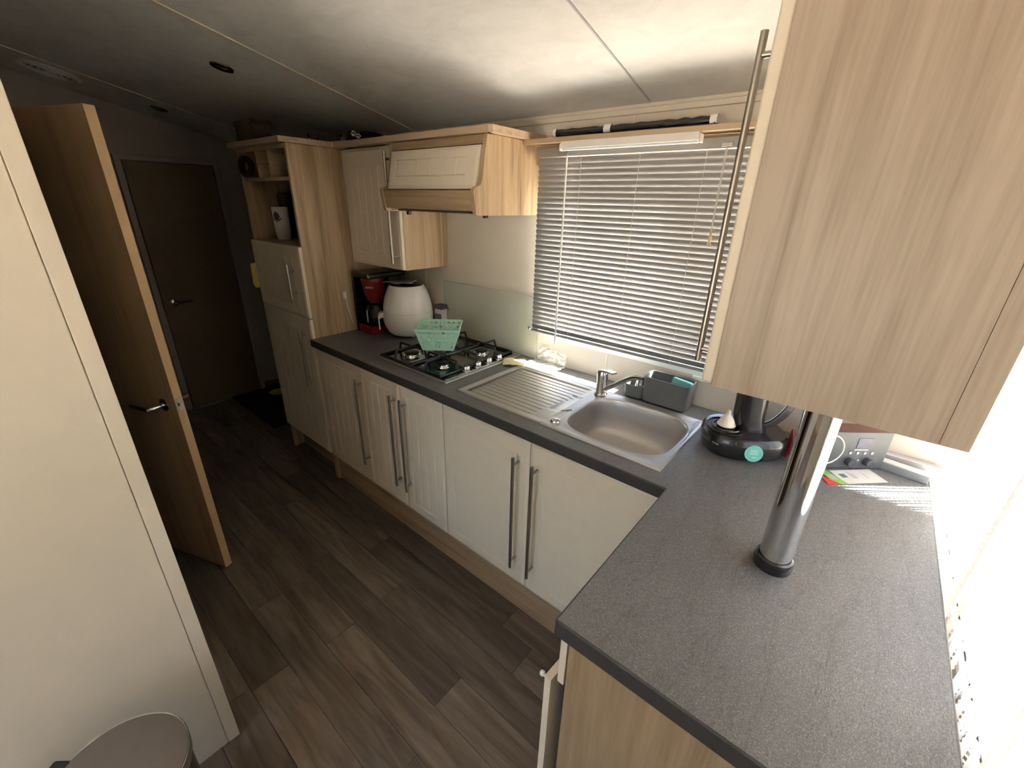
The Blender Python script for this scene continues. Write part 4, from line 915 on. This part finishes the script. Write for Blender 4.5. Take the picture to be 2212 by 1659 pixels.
part('rear_arm', b, BLACK, t, bevel=0.004)
b = B(); b.loft([[(x - 0.012, -0.030, z + 0.008), (x - 0.011, -0.030, z + 0.007), (x - 0.011, 0.030, z + 0.007), (x - 0.012, 0.030, z + 0.008)] for x, _, z in ap])
part('silver_panel', b, plain('silver_panel', (0.55, 0.56, 0.57), 0.35, 0.5), t, label='silver inner panel of the arm')
text_mesh('lettering', 'Krups', 0.008, Matrix.Translation((-0.116, -0.0665, 0.047)) @ Matrix.Rotation(R(-46), 4, 'Z') @ Matrix.Rotation(R(88), 4, 'X'), GREYT, t)
b = B().lathe([(0, 0.0), (0.0255, 0.0), (0.0255, 0.0012), (0, 0.0014)], 0, 0, 32); Ms = Matrix.Translation((-0.018, -0.1010, 0.040)) @ Matrix.Rotation(R(-4), 4, 'Z') @ Matrix.Rotation(R(82), 4, 'X')
b.xf(Ms); st = part('round_label', b, TURQ, t, label='round turquoise label')
for q in ((-0.010, 0.004, 0.010, 0.011), (-0.012, -0.004, 0.012, 0.002), (-0.004, -0.014, 0.012, -0.010)):
    b = B().box(q[0], q[2], q[1], q[3], 0.0014, 0.0018); b.xf(Ms); part('label_print', b, TURQL, st)
b = B().lathe([(0.026, 0.0), (0.027, 0.003), (0.024, 0.006), (0.0225, 0.011), (0.020, 0.018), (0.014, 0.027), (0.009, 0.033), (0.0058, 0.038), (0.0055, 0.046), (0.0040, 0.050), (0, 0.051)], 0, 0, 28)
solo('bottle_teat', b, SILICONE, 'cream silicone bottle teat standing on the drip tray of the capsule machine', 'teat', (2.000, -0.2765, 0.9850), 0, local=True, smooth=True)
# red handled tool
b = B().tube([(2.166, -0.203, 0.9065), (2.173, -0.209, 0.925), (2.176, -0.211, 0.950), (2.174, -0.209, 0.975), (2.167, -0.203, 0.998)], [0.0055, 0.006, 0.006, 0.0058, 0.005], 10)
b.tube([(2.166, -0.203, 0.9065), (2.166, -0.200, 0.94), (2.166, -0.200, 0.972), (2.167, -0.203, 0.998)], [0.005, 0.005, 0.005, 0.005], 10)
solo('red_handle', b, REDB, 'curved red tool handle standing behind the black capsule machine', 'handle', (2.168, -0.205, 0.9), smooth=True)

# ------------------------------------------------------------------ radio and papers in the corner
t = thing('table_radio', 'wooden table radio with silver front and two knobs in the worktop corner', 'radio', (2.394, -0.078, 0.9005), 40.5, local=True)
# local: x runs left along the front (negative), -y faces the camera
RW, RH, RD = 0.235, 0.120, 0.060
part('cabinet', B().box(-RW, 0.0, 0.003, RD, 0.004, RH), RWOOD, t, bevel=0.003)
part('front_panel', B().box(-RW, 0.0, 0.0, 0.003, 0.002, RH + 0.001), SILVER, t, bevel=0.0008)
cxr, czr = -0.180, 0.064
part('speaker_ring', B().tube([(cxr + 0.048 * math.cos(2 * math.pi * k / 40), -0.001, czr + 0.048 * math.sin(2 * math.pi * k / 40)) for k in range(40)], 0.0022, 8, closed=True), plain('cream_ring', (0.85, 0.82, 0.72), 0.4), t, smooth=True)
part('speaker_grille', B().lathe([(0, 0.001), (0.046, 0.001), (0.046, 0.0)], 0, 0, 32).xf(Matrix.Translation((cxr, 0, czr)) @ Matrix.Rotation(R(90), 4, 'X')), SILVER, t)
part('display', B().box(-0.096, -0.052, -0.0012, 0.0, 0.069, 0.103), SCREEN, t)
part('display_ledge', B().box(-0.100, -0.060, -0.002, 0.0, 0.064, 0.067), WHITE, t)
for k in range(4): part('button', B().ball((-0.108 + 0.0215 * k, -0.0015, 0.054), 0.0042, 0.002, 0.0042, 10, 6), WHITE, t, smooth=True)
for kx in (-0.104, -0.050):
    part('knob', B().lathe([(0.0125, 0.0), (0.0125, 0.014), (0.011, 0.016), (0, 0.0165)], 0, 0, 24).xf(Matrix.Translation((kx, 0.0, 0.026)) @ Matrix.Rotation(R(90), 4, 'X')), plain('dark_knob', (0.05, 0.055, 0.06), 0.25), t, smooth=True)
part('indicator', B().ball((-0.077, -0.001, 0.030), 0.0025, 0.0015, 0.0025, 8, 6), WHITE, t)
for fx_ in (-0.21, -0.02): part('foot', B().box(fx_ - 0.01, fx_ + 0.01, 0.01, 0.05, 0.0, 0.004), BLACKM, t)
t = thing('flyer', 'white flyer with green and red end lying in front of the radio', 'flyer', (2.340, -0.178, 0.9006), 45, local=True)
part('sheet', B().box(-0.055, 0.072, -0.032, 0.032, 0.0, 0.0012), PAPER, t)
part('green_panel', B().hexa([(-0.085, -0.032, 0.0), (-0.050, -0.032, 0.0), (-0.085, 0.032, 0.0), (-0.062, 0.032, 0.0), (-0.085, -0.032, 0.0014), (-0.050, -0.032, 0.0014), (-0.085, 0.032, 0.0014), (-0.062, 0.032, 0.0014)]), GREEN, t)
part('red_panel', B().prism([(-0.110, -0.032), (-0.072, -0.032), (-0.100, 0.010)], 'z', 0.0, 0.0016), REDP, t)
part('grey_panel', B().box(-0.078, -0.062, -0.012, 0.014, 0.0, 0.0017), GREYT, t)
part('photo_print', B().box(-0.042, -0.024, -0.004, 0.014, 0.0, 0.0014), plain('print_blue', (0.10, 0.20, 0.24), 0.5, var=0.4, nscale=120), t)
for k in range(4): part('text_line', B().box(-0.012 + 0.004 * k, -0.009 + 0.004 * k, -0.010, 0.024 - 0.004 * k, 0.0, 0.00135), GREYT, t)
part('text_line', B().box(0.030, 0.034, -0.012, 0.012, 0.0, 0.00135), GREYT, t)
t = thing('long_box', 'long flat grey box with pale lid lying against the corner wall', 'box', (2.44, -0.075, 0.9), 0)
bb = B().box(-0.068, 0.060, -0.013, 0.013, 0.0003, 0.024); bb.xf(Matrix.Translation((2.44, -0.068, 0.9)) @ Matrix.Rotation(R(-8), 4, 'Z')); part('tray', bb, plain('grey_tray', (0.22, 0.23, 0.24), 0.4), t, bevel=0.001)
bb = B().box(-0.068, 0.061, -0.0132, 0.0132, 0.024, 0.028); bb.xf(Matrix.Translation((2.44, -0.068, 0.9)) @ Matrix.Rotation(R(-8), 4, 'Z')); part('lid', bb, PAPER, t, bevel=0.0008)
solo('metal_strip', B().box(2.372, 2.530, -0.030, -0.006, 0.9003, 0.934), plain('pale_aluminium', (0.50, 0.47, 0.46), 0.4, 0.3), 'pale metal strip standing along the corner wall behind the grey box', 'strip', (2.45, -0.02, 0.9), bevel=0.004)

# ------------------------------------------------------------------ niche items and things on top of the units
b = B(); loop = []
for k in range(28):
    a = 2 * math.pi * k / 28; c, s_ = math.cos(a), math.sin(a); loop.append((-0.446 + 0.066 * math.copysign(abs(c) ** 0.8, c) * (1.0 if c < 0 else 0.9), -0.576, 1.7395 + 0.036 * s_ * (1 - 0.25 * c)))
solo('padded_loop', B().tube(loop, 0.0155, 12, closed=True), BLACKM, 'thick black D shaped loop in the left pigeonhole of the tall cabinet', 'loop', (-0.446, -0.576, 1.69), smooth=True)
solo('small_jar', B().lathe([(0, 1.6885), (0.024, 1.6885), (0.031, 1.70), (0.033, 1.722), (0.026, 1.742), (0.018, 1.747), (0, 1.748)], -0.115, -0.520, 20), plain('dull_green_jar', (0.14, 0.14, 0.09), 0.5), 'small dull green jar in the right pigeonhole of the tall cabinet', 'jar', (-0.115, -0.520, 1.6885), smooth=True)
t = thing('white_vase', 'tall white vase with dark leaf motif in the open niche', 'vase', (-0.440, -0.449, 1.3732), 0, local=True)
part('vase_body', B().lathe([(0, 0.0), (0.031, 0.0), (0.037, 0.008), (0.040, 0.05), (0.0425, 0.172), (0.0405, 0.173), (0.037, 0.05), (0.02, 0.012), (0, 0.011)], 0, 0, 32), VASE, t, smooth=True)
def motif(a, z, rot, ln, wd):
    c2 = B().ball((0, 0, 0), wd, 0.0009, ln, 8, 6); c2.xf(Matrix.Rotation(rot, 4, 'Y')); r_ = 0.0418
    c2.xf(Matrix.Translation((r_ * math.sin(a), -r_ * math.cos(a), z)) @ Matrix.Rotation(a, 4, 'Z')); return c2
for da, z, rot, ln, wd in ((0, 0.128, 0, 0.024, 0.008), (0, 0.105, 0, 0.014, 0.003), (-0.30, 0.118, -0.6, 0.014, 0.004), (0.30, 0.118, 0.6, 0.014, 0.004), (-0.42, 0.108, -0.9, 0.015, 0.003), (0.42, 0.108, 0.9, 0.015, 0.003), (-0.28, 0.134, -0.1, 0.010, 0.004), (0.28, 0.134, 0.1, 0.010, 0.004)):
    part('leaf_motif', motif(0.55 + da, z, rot, ln, wd), INK, t, smooth=True)
solo('black_canister', B().lathe([(0, 1.3735), (0.038, 1.3735), (0.040, 1.38), (0.040, 1.610), (0.034, 1.618), (0, 1.619)], -0.513, -0.376, 24), BLACKM, 'plain black canister standing behind the white vase in the niche', 'canister', (-0.513, -0.376, 1.3735), smooth=True)
b = B().box(-0.585, -0.375, -0.545, -0.45, 1.8525, 1.955); b.box(-0.589, -0.371, -0.549, -0.446, 1.935, 1.957)
solo('storage_box', b, CARD, 'dark brown storage box on top of the tall cabinet', 'box', (-0.475, -0.5, 1.8525), bevel=0.002)
solo('paper_stack', B().box(-0.20, -0.09, -0.56, -0.47, 1.8525, 1.862), plain('dull_paper', (0.35, 0.30, 0.24), 0.7), 'small stack of folded paper on the tall cabinet beside the storage box', 'paper', (-0.15, -0.51, 1.8525))
t = thing('upturned_rack', 'upturned dark wire rack with thin pale legs on top of the tall cabinet', 'rack', (-0.30, -0.2, 1.8285))
part('tray', B().box(-0.50, -0.10, -0.30, -0.10, 1.829, 1.838), BLACKM, t, bevel=0.002)
for rx_, ry_, z1_, zc in ((-0.478, -0.2, 1.914, 1.934), (-0.376, -0.2, 1.893, 1.908), (-0.131, -0.2, 1.897, 1.910)):
    lg = part('leg', B().tube([(rx_, ry_, 1.836), (rx_ - 0.003, ry_, z1_)], 0.0042, 8), plain('pale_rod', (0.85, 0.82, 0.75), 0.4), t, smooth=True)
    part('leg_tip', B().tube([(rx_ - 0.003, ry_, z1_), (rx_ - 0.004, ry_, zc)], 0.005, 8), BLACKM, lg, smooth=True)
t = thing('pet_bowl', 'black pet bowl with white paw prints on top of the wall cabinet', 'bowl', (0.085, -0.20, 1.8285), 0, local=True)
part('bowl', B().lathe([(0, 0.0), (0.100, 0.0), (0.102, 0.006), (0.088, 0.068), (0.082, 0.073), (0.076, 0.068), (0.06, 0.02), (0, 0.015)], 0, 0, 40), BLACK, t, smooth=True)
def paw(a, z, s1):
    out = []
    for px, pz, rx_, rz_ in ((0, -0.004, 0.0085, 0.0075), (-0.0125, 0.004, 0.0034, 0.005), (-0.005, 0.0115, 0.0036, 0.0055), (0.005, 0.0115, 0.0036, 0.0055), (0.0125, 0.004, 0.0034, 0.005)):
        c2 = B().ball((px * s1, 0, pz * s1), rx_ * s1, 0.0008, rz_ * s1, 8, 6); zz = z + pz * s1; rr = 0.102 - (zz - 0.006) * 0.226
        c2.bm.verts.ensure_lookup_table(); c2.xf(Matrix.Translation((rr * math.sin(a), -rr * math.cos(a), z)) @ Matrix.Rotation(a, 4, 'Z')); out.append(c2)
    return out
for a, z, s1 in ((0.36, 0.056, 1.0), (0.64, 0.046, 0.85)):
    for c2 in paw(a, z, s1): part('paw_print', c2, plain('white_print', (0.7, 0.68, 0.62), 0.5), t, smooth=True)

# ------------------------------------------------------------------ corridor mat, towel, bin, ceiling fittings
t = thing('door_mat', 'black doormat with a yellow spot in the dark corridor', 'mat', (-1.33, -0.33, 0.0))
part('pile', B().box(-1.735, -0.915, -0.56, -0.09, 0.0003, 0.009), MATM, t, bevel=0.002)
part('yellow_spot', B().lathe([(0.075, 0.0088), (0.073, 0.0102), (0, 0.0104)], -1.555, -0.245, 28), plain('yellow_spot', (0.62, 0.55, 0.05), 0.8), t)
solo('hanging_duster', B().prism([(-0.60, 1.095), (-0.612, 1.12), (-0.606, 1.235), (-0.575, 1.24), (-0.56, 1.10)], 'x', -0.590, -0.5765), YELLOW, 'yellow duster hanging on the corridor side of the tall cabinet', 'duster', (-0.583, -0.59, 1.1), bevel=0.003)
t = thing('pedal_bin', 'round pedal bin with grey lid beside the cream partition wall', 'bin', (1.282, -1.738, 0), 0, local=True); t.scale = (1.0, 1.0, 1.035)
part('body', B().lathe([(0, 0.0), (0.118, 0.0), (0.121, 0.006), (0.121, 0.405), (0.0, 0.405)], 0, 0, 48), plain('dark_bin_body', (0.05, 0.045, 0.042), 0.3, 0.5), t, smooth=True)
part('lid', B().lathe([(0.126, 0.408), (0.1275, 0.414), (0.1275, 0.438), (0.125, 0.443), (0.10, 0.449), (0.05, 0.453), (0, 0.454)], 0, 0, 56), BINLID, t, smooth=True)
part('rim_ring', B().tube([(0.127 * math.cos(2 * math.pi * k / 48), 0.127 * math.sin(2 * math.pi * k / 48), 0.4405) for k in range(48)], 0.0016, 8, closed=True), CHROME, t, smooth=True)
b = B().box(-0.035, 0.035, -0.02, 0.02, 0.38, 0.445); b.xf(Matrix.Rotation(R(222), 4, 'Z') @ Matrix.Translation((0.135, 0, 0)) @ Matrix.Rotation(R(90), 4, 'Z')); part('hinge', b, BLACKM, t, bevel=0.006)
def ceiling_fit(name, label, cat, x, y, parts, group=None):
    t = thing(name, label, cat, (x, y, czf(y) - 0.0002), group=group, local=True); t.rotation_euler = (math.atan(SL), 0, 0)
    for nm, b, m, lab in parts: part(nm, b, m, t, smooth=True, **({'label': lab} if lab else {}))
    return t
def downlight(x, y, label):
    ceiling_fit('downlight', label, 'light', x, y, [('bezel', B().lathe([(0.024, -0.003), (0.030, -0.007), (0.042, -0.005), (0.044, 0.0)], 0, 0, 32), plain('dark_chrome_bezel', (0.10, 0.095, 0.09), 0.2, 1.0), None),
                 ('lamp_face', B().lathe([(0, -0.0035), (0.015, -0.004), (0.024, -0.003)], 0, 0, 24), CHROME, None)], group='ceiling downlights')
downlight(-0.113, -0.728, 'small recessed chrome downlight in the brighter middle of the ceiling')
downlight(-1.402, -0.645, 'small recessed downlight at the dark corridor end of the ceiling')
sp_parts = [('ring', B().lathe([(0.095, -0.004), (0.105, -0.010), (0.122, -0.006), (0.126, 0.0)], 0, 0, 40), WHITE, None)]
gb = B()
for r_ in (0.022, 0.046, 0.070, 0.090): gb.tube([(r_ * math.cos(2 * math.pi * k / 36), r_ * math.sin(2 * math.pi * k / 36), -0.005) for k in range(36)], 0.0045, 6, closed=True)
sp_parts.append(('grille', gb, WHITE, None)); sp_parts.append(('backing', B().lathe([(0, -0.001), (0.1, -0.001)], 0, 0, 32), GREYM, None))
ceiling_fit('ceiling_vent', 'round white ceiling vent above the open wooden door', 'vent', -1.41, -1.09, sp_parts)
